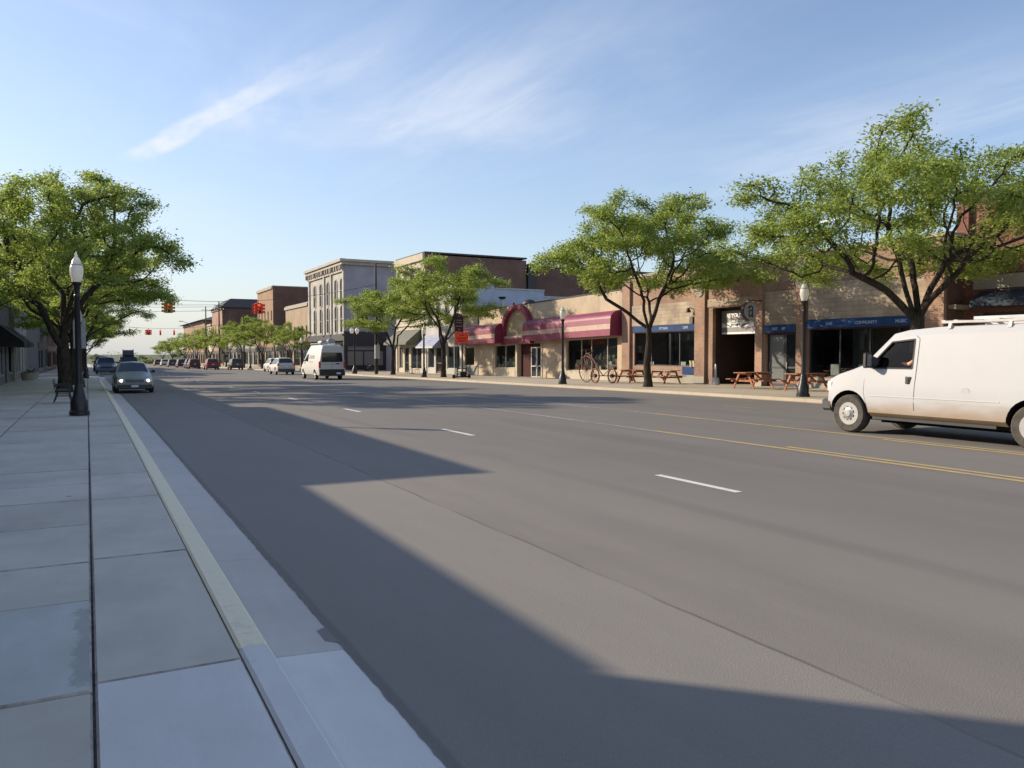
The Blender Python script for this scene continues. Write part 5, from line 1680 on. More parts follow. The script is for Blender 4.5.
def printed_banner():
    X = 30.55; ya, yb = yat(755, X), yat(716.5, X); z0, z1 = 2.72, 3.98
    r = thing('banner', 'grey and white printed banner hanging in the dark brick entry', 'banner', (X, (ya+yb)/2, z0))
    part(r, 'sheet', 'sign_grey', lambda mb: mb.box(X, X+.02, ya, yb-.35, z0, z1))
    part(r, 'frame', 'trim_black', lambda mb: (mb.box(X-.01, X+.03, yb-.347, yb, z0, z1), mb.box(X-.02, X+.04, ya, yb, z1+.003, z1+.06)))
    sh = r.children[0]
    part(sh, 'print', 'letter_white', lambda mb: (mb.box(X-.008, X-.002, ya+.05, yb-.4, z0+.02, z0+.11), mb.box(X-.008, X-.002, ya+.1, yb-.4, z0+.38, z0+.62), mb.bar((X-.005,ya+.15,z0+.75),(X-.005,ya+1.1,z0+.36),.006,.07), mb.bar((X-.005,yb-1.2,z0+.36),(X-.005,yb-.5,z0+.62),.006,.05)))
    text('AS YOU ARE', .30, M['letter_white'], sh, face_mx(X-.01, (ya+yb)/2-.1, z1-.27), bold=.012)
    text('WELCOME', .24, M['letter_white'], sh, face_mx(X-.01, (ya+yb)/2-.1, z1-.62), bold=.01)
    text('EAT DRINK LIVE', .14, M['letter_black'], sh, face_mx(X-.012, (ya+yb)/2-.15, z0+.5), bold=.006)
printed_banner()

def ashbin():
    X = 29.2; y = yat(715.5, X)
    r = thing('ash_bin', 'grey smokers bin with a thin neck beside the dark entry', 'bin', (X, y, gz_(y)))
    mb = MB(); mb.lathe([(.2,0),(.21,.05),(.19,.34),(.14,.4)], 14); mb.build('base', M['galv'], r, smooth=35)
    mb = MB(); mb.lathe([(.07,.39),(.055,.6),(.05,1.05),(.03,1.1)], 12); mb.build('neck', M['galv'], r, smooth=35)
ashbin()
for i, px in enumerate((691.0, 694.2)):
    X = 29.9; y = yat(px, X)
    r = thing('flower_pot', ('small cream pot on the blue sill panel', 'small cream pot on the blue sill panel, nearer the brick pier')[i], 'pot', (X, y, .945))
    mb = MB(); mb.lathe([(.08,0),(.1,.28),(.12,.30),(.12,.34),(.09,.34),(.08,.28),(.005,.27)], 12); mb.build('pot', M['clay'], r, smooth=35)
    X
# a shelf ledge carries the pots
# cafe tables and chairs outside the green awning
def cafe(px, X, label):
    y = yat(px, X)
    r = thing('cafe_table', label, 'table', (X, y, gz_(y)), group='cafe tables outside the cream building')
    mb = MB(); mb.lathe([(.34,.70),(.35,.72),(.34,.74)], 16); mb.build('table_top', M['iron_black'], r, smooth=35)
    mb = MB(); mb.tube([(0,0,.02),(0,0,.70)], .03, 8)
    for i in range(4):
        a = math.pi/2*i+.4; mb.tube([(0,0,.12),(.28*math.cos(a),.28*math.sin(a),.015)], .018, 6)
    mb.build('pedestal', M['iron_black'], r)
    return r
cafe(412, 26.8, 'small black cafe table left of the lamp post and awning'); cafe(372, 27.5, 'small black cafe table near the corner pole')
def chair(px, X, rz, label):
    y = yat(px, X)
    r = thing('cafe_chair', label, 'chair', (X, y, gz_(y)), rz, group='cafe chairs outside the cream building')
    mb = MB(); mb.box(-.2, .2, -.2, .2, .44, .465); mb.build('seat', M['iron_black'], r)
    mb = MB()
    for x in (-.15,-.05,.05,.15): mb.bar((x,.2,.47),(x,.26,.86), .02, .02)
    mb.bar((-.2,.26,.86),(.2,.26,.86), .03, .03); mb.build('backrest', M['iron_black'], r)
    for sx in (-.18,.18):
        for sy in (-.18,.18):
            mb = MB(); mb.bar((sx,sy,.44),(sx*1.1,sy*1.1,0), .025, .025); mb.build('leg', M['iron_black'], r)
    return r
chair(408.3, 26.8, 0.1, 'black cafe chair left of the nearer cafe table'); chair(416.5, 26.8, 3.2, 'black cafe chair right of the nearer cafe table')
chair(369, 27.5, .2, 'black cafe chair left of the cafe table by the corner pole'); chair(376, 27.5, 3.0, 'black cafe chair right of the cafe table by the corner pole')

# ------------------------------------------------------------------ poles, wires, traffic signals
def pole(x, y, h, r0, label, mat='wood_pole', arm=None, name='utility_pole'):
    r = thing(name, label, 'pole', (x, y, grade(y)-.1))
    mb = MB(); mb.lathe([(r0,0),(r0*.75,h*.6),(r0*.55,h)], 10); mb.build('mast', M[mat], r, smooth=40)
    if arm:
        mb = MB()
        for z in arm: mb.bar((-.9,0,z),(.9,0,z), .1, .1)
        mb.build('cross_arm', M[mat], r)
        mb = MB()
        for z in arm:
            for x_ in (-.8,-.3,.3,.8): mb.lathe([(.05,z+.05),(.06,z+.1),(.03,z+.2)], 8, (x_,0,0))
        mb.build('insulator', M['steel_grey'], r)
    return r
SP = (24.2, 73.0); sp_h = zat(378, 263, 24.2) - grade(73) + .1
spole = pole(SP[0], SP[1], sp_h, .17, 'tall black signal pole at the corner before the white building', 'iron_black', name='signal_pole')
mb = MB(); mb.box(-.22, .22, -.36, -.16, 1.7, 3.0); mb.build('control_box', M['galv'], spole)
mb = MB(); mb.box(.2, .6, -.2, .2, 2.4, 3.2); mb.build('pedestrian_signal', M['iron_black'], spole)
SL = (-1.6, 76.5)
pole(SL[0], SL[1], 8.2, .15, 'signal pole on the near pavement hidden among the trees', 'iron_black', name='signal_pole')
def wire(a, b, sag, label, r=.012, n=16):
    pts = []
    for i in range(n+1):
        t = i/n; p = Vector(a).lerp(Vector(b), t); p.z -= sag*4*t*(1-t); pts.append(p)
    mb = MB(); mb.tube(pts, r, 5); o = mb.build('wire', M['trim_black'], None)
    return tag(o, label, 'wire'), pts
def on_wire(pts, x):
    for p, q in zip(pts[:-1], pts[1:]):
        lo, hi = min(p.x, q.x), max(p.x, q.x)
        if lo <= x <= hi:
            t = (x-p.x)/(q.x-p.x); return p.lerp(q, t)
za = zat(163, 306, 6.0) if False else 6.05
_, w1 = wire((SL[0], SL[1], 7.3), (SP[0], SP[1], 8.2), 1.45, 'black span wire carrying the two nearer traffic signals', .018)

def signal_head(mb_body, mb_vis, mb_lens, c, rz, h=1.05, dd=.0):
    """three-lens head facing local -y rotated by rz"""
    m = Matrix.Rotation(rz, 4, 'Z'); m.translation = Vector(c)
    def T(p): return tuple(m @ Vector(p))
    for mbx, (x0,x1,y0,y1,z0,z1) in ((mb_body, (-.17,.17,-.12,.12,-h,0)),):
        mbx.hexa([T(p) for p in ((x0,y0,z0),(x1,y0,z0),(x1,y1,z0),(x0,y1,z0),(x0,y0,z1),(x1,y0,z1),(x1,y1,z1),(x0,y1,z1))])
    for i in range(3):
        z = -h*(i+.5)/3
        n = 12
        for k in range(n):      # hood: upper three quarters of a short tube
            a0, a1 = math.pi*(-.2+1.4*k/n), math.pi*(-.2+1.4*(k+1)/n)
            mb_vis.face([T((.15*math.cos(a0),-.121,z+.15*math.sin(a0))),T((.15*math.cos(a1),-.121,z+.15*math.sin(a1))),T((.15*math.cos(a1),-.36,z+.15*math.sin(a1))),T((.15*math.cos(a0),-.36,z+.15*math.sin(a0)))])
        mb_lens[i].face([T((.13*math.cos(2*math.pi*k/14),-.124,z+.13*math.sin(2*math.pi*k/14))) for k in range(14)])
def one_head(root, c, rz, col, lit, h=1.05):
    hd = MB(); hd.box(-.17, .17, -.12, .12, -h, 0)
    ho = hd.build('signal_head', M[col], root, loc=c, bevel=.015); ho.rotation_euler = (0,0,rz)
    for i, m in enumerate(('signal_red_on' if lit else 'sign_red', 'lens_amber', 'trim_black')):
        z = -h*(i+.5)/3; n = 12; mb = MB()
        for k in range(n):
            a0, a1 = math.pi*(-.2+1.4*k/n), math.pi*(-.2+1.4*(k+1)/n)
            mb.face([(.15*math.cos(a0),-.119,z+.15*math.sin(a0)),(.15*math.cos(a1),-.119,z+.15*math.sin(a1)),(.15*math.cos(a1),-.36,z+.15*math.sin(a1)),(.15*math.cos(a0),-.36,z+.15*math.sin(a0))])
        me_o = mb.build('visor', M[col if col != 'signal_dark' else 'trim_dark'], ho, recalc=False)
        bm = bmesh.new(); bm.from_mesh(me_o.data); bmesh.ops.remove_doubles(bm, verts=bm.verts, dist=.001); bm.to_mesh(me_o.data); bm.free()
        mb = MB(); mb.face([(.13*math.cos(2*math.pi*k/14),-.124,z+.13*math.sin(2*math.pi*k/14)) for k in range(14)]); mb.build('lens', M[m], ho, recalc=False)
def traffic_signal(p, label, faces=4, drop=.35, col='signal_yellow', lit=True, group='traffic signals hung over the carriageway', s=1.0, rz=0.0):
    r = thing('traffic_signal', label, 'traffic signal', (p.x, p.y, p.z), rz, group); r.scale = (s,s,s)
    if faces == 1: one_head(r, (0,0,-drop), 0, col, lit and col != 'signal_dark')
    else:
        for k in range(faces):
            a = math.pi/2*k; one_head(r, (.30*math.sin(a), -.30*math.cos(a), -drop), a, col, lit and k % 2 == 0)
        mb = MB(); mb.box(-.28, .28, -.28, .28, -drop+.02, -drop+.07); mb.build('housing', M[col], r)
    mb = MB(); mb.tube([(0,0,.02),(0,0,-drop+.03)], .03, 6); mb.build('hanger', M['iron_black'], r)
    return r
p = on_wire(w1, 6.3); traffic_signal(p, 'four sided traffic signal hanging alone over the near lanes, showing red', s=.82)
p = on_wire(w1, 13.7); traffic_signal(p, 'orange red traffic signal hanging in front of the green trees', col='sign_orange', s=.85)
# second junction
zS = 7.0+grade(146)
pole(-2.0, 148, 9.5, .15, 'far signal pole on the near side', 'iron_black', name='signal_pole'); pole(24.0, 144, 9.5, .15, 'far signal pole on the opposite side', 'iron_black', name='signal_pole')
_, w2 = wire((-2.0, 148, 8.3+grade(146)), (24.0, 144, 8.3+grade(146)), 1.5, 'black span wire carrying the row of small far signals', .02)
for x, col, f, lab in ((3.8, 'signal_dark', 1, 'small dark far signal at the left end of the far wire'), (6.3, 'signal_dark', 1, 'small dark far signal second along the far wire'), (9.1, 'sign_orange', 4, 'four sided far signal in the middle of the far wire'), (10.9, 'sign_orange', 1, 'narrow red far signal right of the four sided one'), (13.0, 'sign_orange', 1, 'small red far signal at the right end of the far wire')):
    p = on_wire(w2, x); traffic_signal(p, lab, faces=f, col=col, group='small traffic signals at the far junction', s=.8)
# power lines at the next block
pa = pole(21.9+1.4, 168, 13.2, .2, 'tall dark utility pole before the grey stone shop', arm=(12.4, 11.6))
pb_ = pole(23.3, 188, 13.4, .2, 'tall utility pole just behind the first one', arm=(12.6,))
for i, z in enumerate((12.6, 12.2, 11.4)):
    wire((-24, 168+2*i, z-1.3), (23.3, 168, z-1.3), .5, ('upper power line crossing the far street', 'middle power line crossing the far street', 'lower power line crossing the far street')[i], .03)
def cobra():
    r = thing('road_light', 'long armed road light leaning out by the hip roofed building', 'street light', (22.8, 205, grade(205)))
    mb = MB(); mb.lathe([(.12,0),(.07,9.0)], 8); mb.tube([(0,0,8.9),(-1.2,0,10.2),(-2.6,0,10.7)], .05, 6); mb.build('mast', M['galv'], r, smooth=40)
    mb = MB(); mb.box(-3.4, -2.5, -.16, .16, 10.62, 10.8); mb.build('lamp_head', M['galv'], r, bevel=.05)
cobra()
# ------------------------------------------------------------------ vehicles: lofted bodies, wheel arches cut out, windows on the body surface
def ring_half(st):
    y, zb, zbelt, zt, wb, wbelt, wt = st
    w4 = wbelt*.975
    sh = .12*(zt-zbelt)
    return [(0, zb), (wb*.88, zb), (wb, zb+.09), (wbelt, zb+.55*(zbelt-zb)), (w4, zbelt), (wt+(w4-wt)*.16, zt-max(sh, .03)*1.1), (wt*.90, zt-.012), (wt*.5, zt+.012), (0, zt+.02)]

def loft(stations, mi=0):
    mb = MB(); rings = []
    for st in stations:
        h = ring_half(st)
        pts = [(x, st[0], z) for (x, z) in h] + [(-x, st[0], z) for (x, z) in reversed(h[1:-1])]
        rings.append(pts)
    k = len(rings[0]); base = 0
    for r_ in rings: mb.v += r_
    for i in range(len(rings)-1):
        for j in range(k):
            j2 = (j+1) % k
            mb.f.append((i*k+j, i*k+j2, (i+1)*k+j2, (i+1)*k+j)); mb.m.append(mi)
    mb.f.append(tuple(range(k))); mb.m.append(mi)
    mb.f.append(tuple((len(rings)-1)*k+j for j in reversed(range(k)))); mb.m.append(mi)
    return mb

def hw_at(stations, y, z):
    st = stations
    for a, b in zip(st[:-1], st[1:]):
        if min(a[0], b[0]) <= y <= max(a[0], b[0]):
            t = (y-a[0])/(b[0]-a[0]) if b[0] != a[0] else 0
            ra, rb = ring_half(a), ring_half(b)
            rr = [(p[0]+(q[0]-p[0])*t, p[1]+(q[1]-p[1])*t) for p, q in zip(ra, rb)]
            for p, q in zip(rr[2:-1], rr[3:]):
                if p[1] <= z <= q[1]:
                    s = (z-p[1])/(q[1]-p[1]) if q[1] > p[1] else 0
                    return p[0]+(q[0]-p[0])*s
            return rr[5][0]
    return st[0][5]

def side_patch(mb, st, poly, s, off=.008, th=.0, mi=0, nsub=4):
    """a panel lying on the body side; poly in (y, z)"""
    mb.face([(s*(hw_at(st, y, z)+off), y, z) for (y, z) in poly], mi)

def cut(body, cutters):
    for c in cutters:
        m = body.modifiers.new('cut', 'BOOLEAN'); m.operation = 'DIFFERENCE'; m.object = c; m.solver = 'EXACT'
    dg = bpy.context.evaluated_depsgraph_get()
    me = bpy.data.meshes.new_from_object(body.evaluated_get(dg), depsgraph=dg)
    body.modifiers.clear(); old = body.data; body.data = me; me.name = old.name
    for c in cutters: bpy.data.objects.remove(c, do_unlink=True)
    me.polygons.foreach_set('use_smooth', [True]*len(me.polygons)); me.set_sharp_from_angle(angle=R(28))

def wheel(parent, x, y, r, w=.21, tyre='rubber', slots=8, rim=.62, side=1):
    mb = MB()
    mb.lathe([(r*rim,-w/2+.01),(r*.90,-w/2),(r*.985,-w/2+.03),(r,-w/4),(r,w/4),(r*.985,w/2-.03),(r*.90,w/2),(r*rim,w/2-.01)], 28, axis='x')
    t = mb.build('wheel', M[tyre], parent, smooth=40, loc=(x, y, r))
    mb = MB(); d_ = side*(w/2-.035)
    mb.lathe([(r*rim+.005,side*(w/2-.005)),(r*rim-.02,side*(w/2-.012)),(r*rim-.05,d_),(r*.30,d_+side*.035),(r*.17,d_+side*.05),(r*.15,d_+side*.06),(.01,d_+side*.062)], 24, axis='x')
    rm = mb.build('rim', M['rim_silver'], t, smooth=40)
    if slots:
        mb = MB()
        for i in range(slots):
            a = 2*math.pi*i/slots
            pts = [(r*(.33),a-.17),(r*(.455),a-.21),(r*(.455),a+.21),(r*(.33),a+.17)]
            mb.face([(d_+side*(.035-(q-r*.30)/(r*rim-.05-r*.30)*.035+.012), q*math.cos(b), q*math.sin(b)) for (q, b) in pts])
        mb.build('rim_slots', M['well_dark'], rm, recalc=False)
    return t

def car(name, label, cat, st, paintm, axles, wr, side_wins, front=None, rear=None, track=None, lights=True, plate=True, glass='glass_car', wheel_kw={}, bumper=None, extra_cut=None, group=None):
    root = thing(name, label, cat, group=group)
    mb = loft(st); body = mb.build('body', [M[paintm], M['well_dark']], root)
    W = max(s[5] for s in st); track = track or W-.12
    cs = []
    for y in axles:
        for s in (-1, 1):
            m2 = MB(); m2.lathe([(wr+.075, -.22),(wr+.075, .30)] if s > 0 else [(wr+.075, -.30),(wr+.075, .22)], 28, (s*(track-.02), y, wr+.02), mi=1, axis='x')
            cs.append(m2.build('cutter', [M[paintm], M['well_dark']], None))
    cut(body, cs + (extra_cut or []))
    for y in axles:
        for s in (-1, 1): wheel(root, s*track, y, wr, side=s, **wheel_kw)
    for poly in side_wins:
        for s in (-1, 1):
            mb = MB(); side_patch(mb, st, poly, s); mb.build('side_window', M[glass], root, recalc=False)
    def slope_glass(a, b, ins, nm):
        """glass between stations a (lower) and b (upper)"""
        ra, rb = ring_half(st[a]), ring_half(st[b])
        lo = [Vector((ra[i][0], st[a][0], ra[i][1])) for i in (6, 8)]; hi = [Vector((rb[i][0], st[b][0], rb[i][1])) for i in (6, 8)]
        t0, t1 = ins
        P0 = lo[0].lerp(hi[0], t0); P1 = lo[0].lerp(hi[0], t1); Q0 = lo[1].lerp(hi[1], t0); Q1 = lo[1].lerp(hi[1], t1)
        nrm = (P1-P0).cross(Q0-P0).normalized()
        if nrm.z < 0: nrm.negate()
        o_ = nrm*.012
        mir = lambda p: Vector((-p.x, p.y, p.z))
        mb = MB(); mb.face([P0+o_, Q0+o_, Q1+o_, P1+o_]); mb.face([mir(Q0+o_) if False else Q0+o_, mir(P0)+Vector((-0,o_.y,o_.z)), mir(P1)+Vector((0,o_.y,o_.z)), Q1+o_])
        mb.build(nm, M[glass], root, recalc=False)
    if front: slope_glass(*front, 'windscreen')
    if rear: slope_glass(*rear, 'rear_window')
    return root

def lightbox(root, name, mat, x, y, z, w, h, d=.05, both=True):
    for s in ((-1, 1) if both else (1,)):
        mb = MB(); mb.box(s*x-w/2, s*x+w/2, y-d/2, y+d/2, z-h/2, z+h/2); mb.build(name, M[mat], root, bevel=min(w, h, d)*.2)

def mirrors(root, st, y, z, mat='plastic_black', w=.16, h=.13, out=.10):
    for s in (-1, 1):
        x = hw_at(st, y, z)
        mb = MB(); mb.box(s*(x+out+w/2)-w/2, s*(x+out+w/2)+w/2, y-.05, y+.06, z-h/2, z+h/2); mb.bar((s*(x-.02),y,z-.03),(s*(x+out+.02),y,z-.02), .05, .06)
        mb.build('mirror', M[mat], root, bevel=.015)

# ---- the sedan coming towards us
SED = [(2.38,.36,.50,.62,.66,.70,.60),(2.30,.24,.54,.70,.78,.81,.70),(1.95,.20,.60,.80,.85,.88,.76),(1.4,.19,.64,.88,.87,.90,.80),(.92,.19,.68,.97,.87,.91,.80),(.12,.19,.72,1.40,.87,.915,.60),(-.30,.19,.73,1.445,.87,.92,.60),(-.95,.19,.74,1.40,.87,.915,.58),(-1.72,.20,.76,1.04,.86,.90,.70),(-2.2,.26,.72,.98,.82,.86,.72),(-2.38,.40,.66,.88,.75,.79,.66)]
SW1 = [(.72,.96),(.10,1.32),(-.34,1.36),(-.36,.97)]; SW2 = [(-.42,.97),(-.40,1.36),(-.92,1.31),(-1.42,1.0)]
def sedan():
    r = car('sedan', 'grey green sedan with lit headlights coming towards us along the near kerb', 'car', SED, 'paint_silver', (1.42,-1.38), .315, [SW1, SW2], front=(4,5,(.06,.95)), rear=(8,7,(.08,.93)))
    lightbox(r, 'headlight', 'lens_clear', .62, 2.29, .60, .34, .15, .14)
    for s in (-1, 1):
        mb = MB(); mb.lathe([(.075,0),(.06,.02),(.01,.025)], 14, (s*.60, 2.362, .60), axis='y'); mb.build('headlight_bulb', M['headlamp_on'], r)
        mb = MB(); mb.box(s*.74-.05, s*.74+.05, 2.2, 2.34, .50, .56); mb.build('turn_signal', M['lens_amber'], r)
    mb = MB(); mb.box(-.40, .40, 2.33, 2.392, .53, .65); g = mb.build('grille', M['trim_black'], r, bevel=.01)
    mb = MB()
    for i in range(3): mb.box(-.38, .38, 2.39, 2.40, .555+i*.03, .562+i*.03)
    mb.build('grille_bars', M['rim_silver'], g)
    mb = MB(); mb.box(-.78, .78, 2.25, 2.42, .23, .42); mb.build('bumper', M['plastic_grey'], r, bevel=.03)
    mb = MB(); mb.box(-.16, .16, 2.42, 2.43, .31, .40); mb.build('number_plate', M['letter_white'], r)
    lightbox(r, 'tail_light', 'lens_red', .62, -2.36, .78, .28, .14)
    mirrors(r, SED, .70, 1.0)
    y = 43.0
    r.scale = (.93, 1, 1); r.location = (1.92, y, grade(y)+.006); r.rotation_euler = (0, 0, math.pi)
sedan()

# ---- SUV family (one body, several colours)
SUV = [(2.25,.42,.62,.80,.72,.76,.66),(2.15,.30,.66,.95,.84,.88,.76),(1.3,.26,.76,1.06,.90,.94,.82),(.85,.26,.80,1.12,.90,.945,.82),(.25,.26,.84,1.66,.90,.95,.66),(-.6,.26,.85,1.72,.90,.95,.67),(-1.75,.26,.86,1.68,.90,.945,.66),(-2.12,.30,.86,1.14,.88,.92,.76),(-2.25,.40,.80,1.02,.82,.86,.74)]
UW1 = [(.66,1.12),(.24,1.56),(-.40,1.60),(-.42,1.10)]; UW2 = [(-.50,1.10),(-.48,1.60),(-1.20,1.59),(-1.24,1.11)]; UW3 = [(-1.32,1.12),(-1.28,1.58),(-1.66,1.56),(-1.86,1.16)]
def suv(label, paintm, x, y, rz=0.0, group=None, proto=None, name='suv'):
    if proto is None:
        r = car(name, label, 'car', SUV, paintm, (1.38,-1.32), .36, [UW1, UW2, UW3], front=(3,4,(.05,.95)), rear=(7,6,(.12,.90)), group=group)
        lightbox(r, 'tail_light', 'lens_red', .80, -2.17, 1.02, .16, .30, .14); lightbox(r, 'headlight', 'lens_clear', .68, 2.16, .82, .30, .16, .12)
        mb = MB(); mb.box(-.84, .84, -2.34, -2.1, .36, .62); mb.build('bumper', M['plastic_grey'], r, bevel=.03)
        mb = MB(); mb.box(-.16, .16, -2.30, -2.28, .80, .91); mb.build('number_plate', M['letter_white'], r)
        mb = MB(); mb.box(-.5, .5, 2.2, 2.27, .62, .80); mb.build('grille', M['trim_black'], r)
        mirrors(r, SUV, .62, 1.15)
    else:
        r = copy_tree(proto); r['label'] = label
        if group: r['group'] = group
        for ch in r.children:
            if ch.name.startswith('body'): ch.material_slots[0].link = 'OBJECT'; ch.material_slots[0].material = M[paintm]
    r.location = (x, y, grade(y)+.006); r.rotation_euler = (0, 0, rz)
    return r
white = suv('white hatchback SUV driving away ahead of the passenger van', 'paint_white_clean', 17.7, 84)
QG = 'queue of vehicles on the far right'
suv('dark red SUV in the far right queue, nearest us', 'paint_red', 16.9, 131, proto=white, group=QG)
suv('maroon SUV half hidden left of the dark red one', 'paint_maroon', 16.0, 146, proto=white, group=QG)
suv('black SUV third in the far right queue', 'paint_dark', 16.7, 158, proto=white, group=QG)
suv('maroon SUV fourth in the far right queue', 'paint_maroon', 16.6, 172, proto=white, group=QG)
suv('charcoal SUV fifth in the far right queue', 'paint_charcoal', 16.6, 192, proto=white, group=QG)
suv('white SUV at the far end of the queue', 'paint_white_clean', 16.8, 214, proto=white, group=QG)
suv('maroon SUV at the far end of the queue', 'paint_maroon', 16.8, 236, proto=white, group=QG)
suv('charcoal hatchback parked at the far kerb before the grey stone shop', 'paint_charcoal', 20.3, 130, proto=white)
suv('pale hatchback parked at the far kerb beside the white hatchback', 'paint_white_clean', 20.9, 104, proto=white)
sv = suv('dark SUV behind the blue one on the near side', 'paint_dark', 1.7, 113, math.pi, proto=white); sv.scale = (1.1, 1, 1.2)
tk = suv('dark maroon SUV with a tall roof load coming along the inner lane', 'paint_maroon', 4.0, 97, math.pi, proto=white); tk.scale = (1.15, 1.1, 1.15)
mb = MB(); mb.prism([(-1.6,1.74),(.3,1.74),(.22,1.9),(.0,2.1),(-.3,2.28),(-1.1,2.3),(-1.4,2.1),(-1.58,1.9)], 'x', -.46, .46); mb.build('roof_load', M['trim_dark'], tk, bevel=.12)
bl = suv('blue SUV facing us at the near kerb beyond the sedan', 'paint_blue', 1.8, 98, math.pi, proto=white); bl.scale = (1.1, 1, 1.1)

# ---- high-roofed passenger van driving away
TRN = [(2.95,.40,.70,.90,.80,.86,.74),(2.85,.32,.80,1.12,.92,.97,.84),(2.2,.30,.95,1.36,.97,1.01,.88),(1.95,.30,1.0,1.50,.97,1.02,.90),(1.15,.30,1.05,2.38,.97,1.03,.74),(.6,.30,1.06,2.62,.97,1.03,.74),(-2.6,.30,1.06,2.64,.97,1.03,.76),(-2.86,.32,1.06,2.60,.97,1.025,.76),(-2.95,.40,1.05,2.50,.95,1.0,.74)]
def pvan():
    W1 = [(1.75,1.42),(1.22,1.92),(.55,1.96),(.50,1.36)]
    r = car('passenger_van', 'white high roofed passenger van driving away, with a dark wide rear window', 'van', TRN, 'paint_white_clean', (1.95,-1.75), .36, [W1], front=(3,4,(.05,.9)))
    mb = MB(); pts = [(-.78,1.36),(.78,1.36),(.80,1.46),(.74,2.02),(.66,2.06),(-.66,2.06),(-.74,2.02),(-.80,1.46)]
    mb.prism([(x,z) for x, z in pts], 'y', -2.965, -2.93); mb.build('rear_window', M['glass_car'], r)
    mb = MB(); mb.box(-.96, .96, -3.06, -2.8, .36, .66); mb.build('bumper', M['plastic_black'], r, bevel=.04)
    mb = MB(); mb.box(-.92, .92, -2.962, -2.93, .662, .82); mb.build('step_panel', M['plastic_black'], r)
    mb = MB(); mb.box(-.008, .008, -2.958, -2.94, .83, 1.35); mb.box(-.92, .92, -2.957, -2.945, 1.18, 1.195); mb.build('door_seam', M['trim_dark'], r)
    mb = MB(); mb.box(.30, .62, -3.07, -3.055, .46, .58); mb.build('number_plate', M['letter_white'], r)
    mb = MB(); mb.box(.28, .56, -2.98, -2.955, 1.20, 1.27); mb.build('handle', M['trim_black'], r)
    lightbox(r, 'tail_light', 'lens_red', .93, -2.91, 1.15, .14, .50, .14)
    mirrors(r, TRN, 1.7, 1.45, w=.2, h=.3, out=.14)
    mb = MB()
    for s in (-1, 1):
        mb.bar((s*.66,-2.2,2.74),(s*.66,.8,2.74), .05, .05)
        for y in (-2.1,-.7,.7): mb.bar((s*.66,y,2.62),(s*.66,y,2.74), .05, .04)
    for y in (-2.1,-1.4,-.7,.0,.7): mb.bar((-.66,y,2.76),(.66,y,2.76), .05, .04)
    mb.build('roof_rack', M['galv'], r)
    mb = MB(); mb.prism([(.05,2.79),(.45,2.79),(.5,3.0),(.2,3.15),(.02,3.0)], 'y', -1.9, -1.2); mb.prism([(-.5,2.79),(-.1,2.79),(-.2,2.95),(-.4,2.97)], 'y', -1.7, -.6); mb.build('rack_load', M['steel_grey'], r, bevel=.03)
    # faint lettering panel on the left side
    mb = MB(); q = random.Random(3)
    for (z, y0, y1, t) in ((1.72,-1.3,.3,.28),(1.35,-1.1,.1,.1)):
        y = y0
        while y < y1:
            d_ = q.uniform(.12,.25)
            side_patch(mb, TRN, [(y,z-t/2),(y+d_*.7,z-t/2),(y+d_*.7,z+t/2),(y,z+t/2)], -1, .006); y += d_
    mb.build('side_lettering', M['letter_grey'], r, recalc=False)
    r.location = (16.15, 62, grade(62)+.006)
pvan()

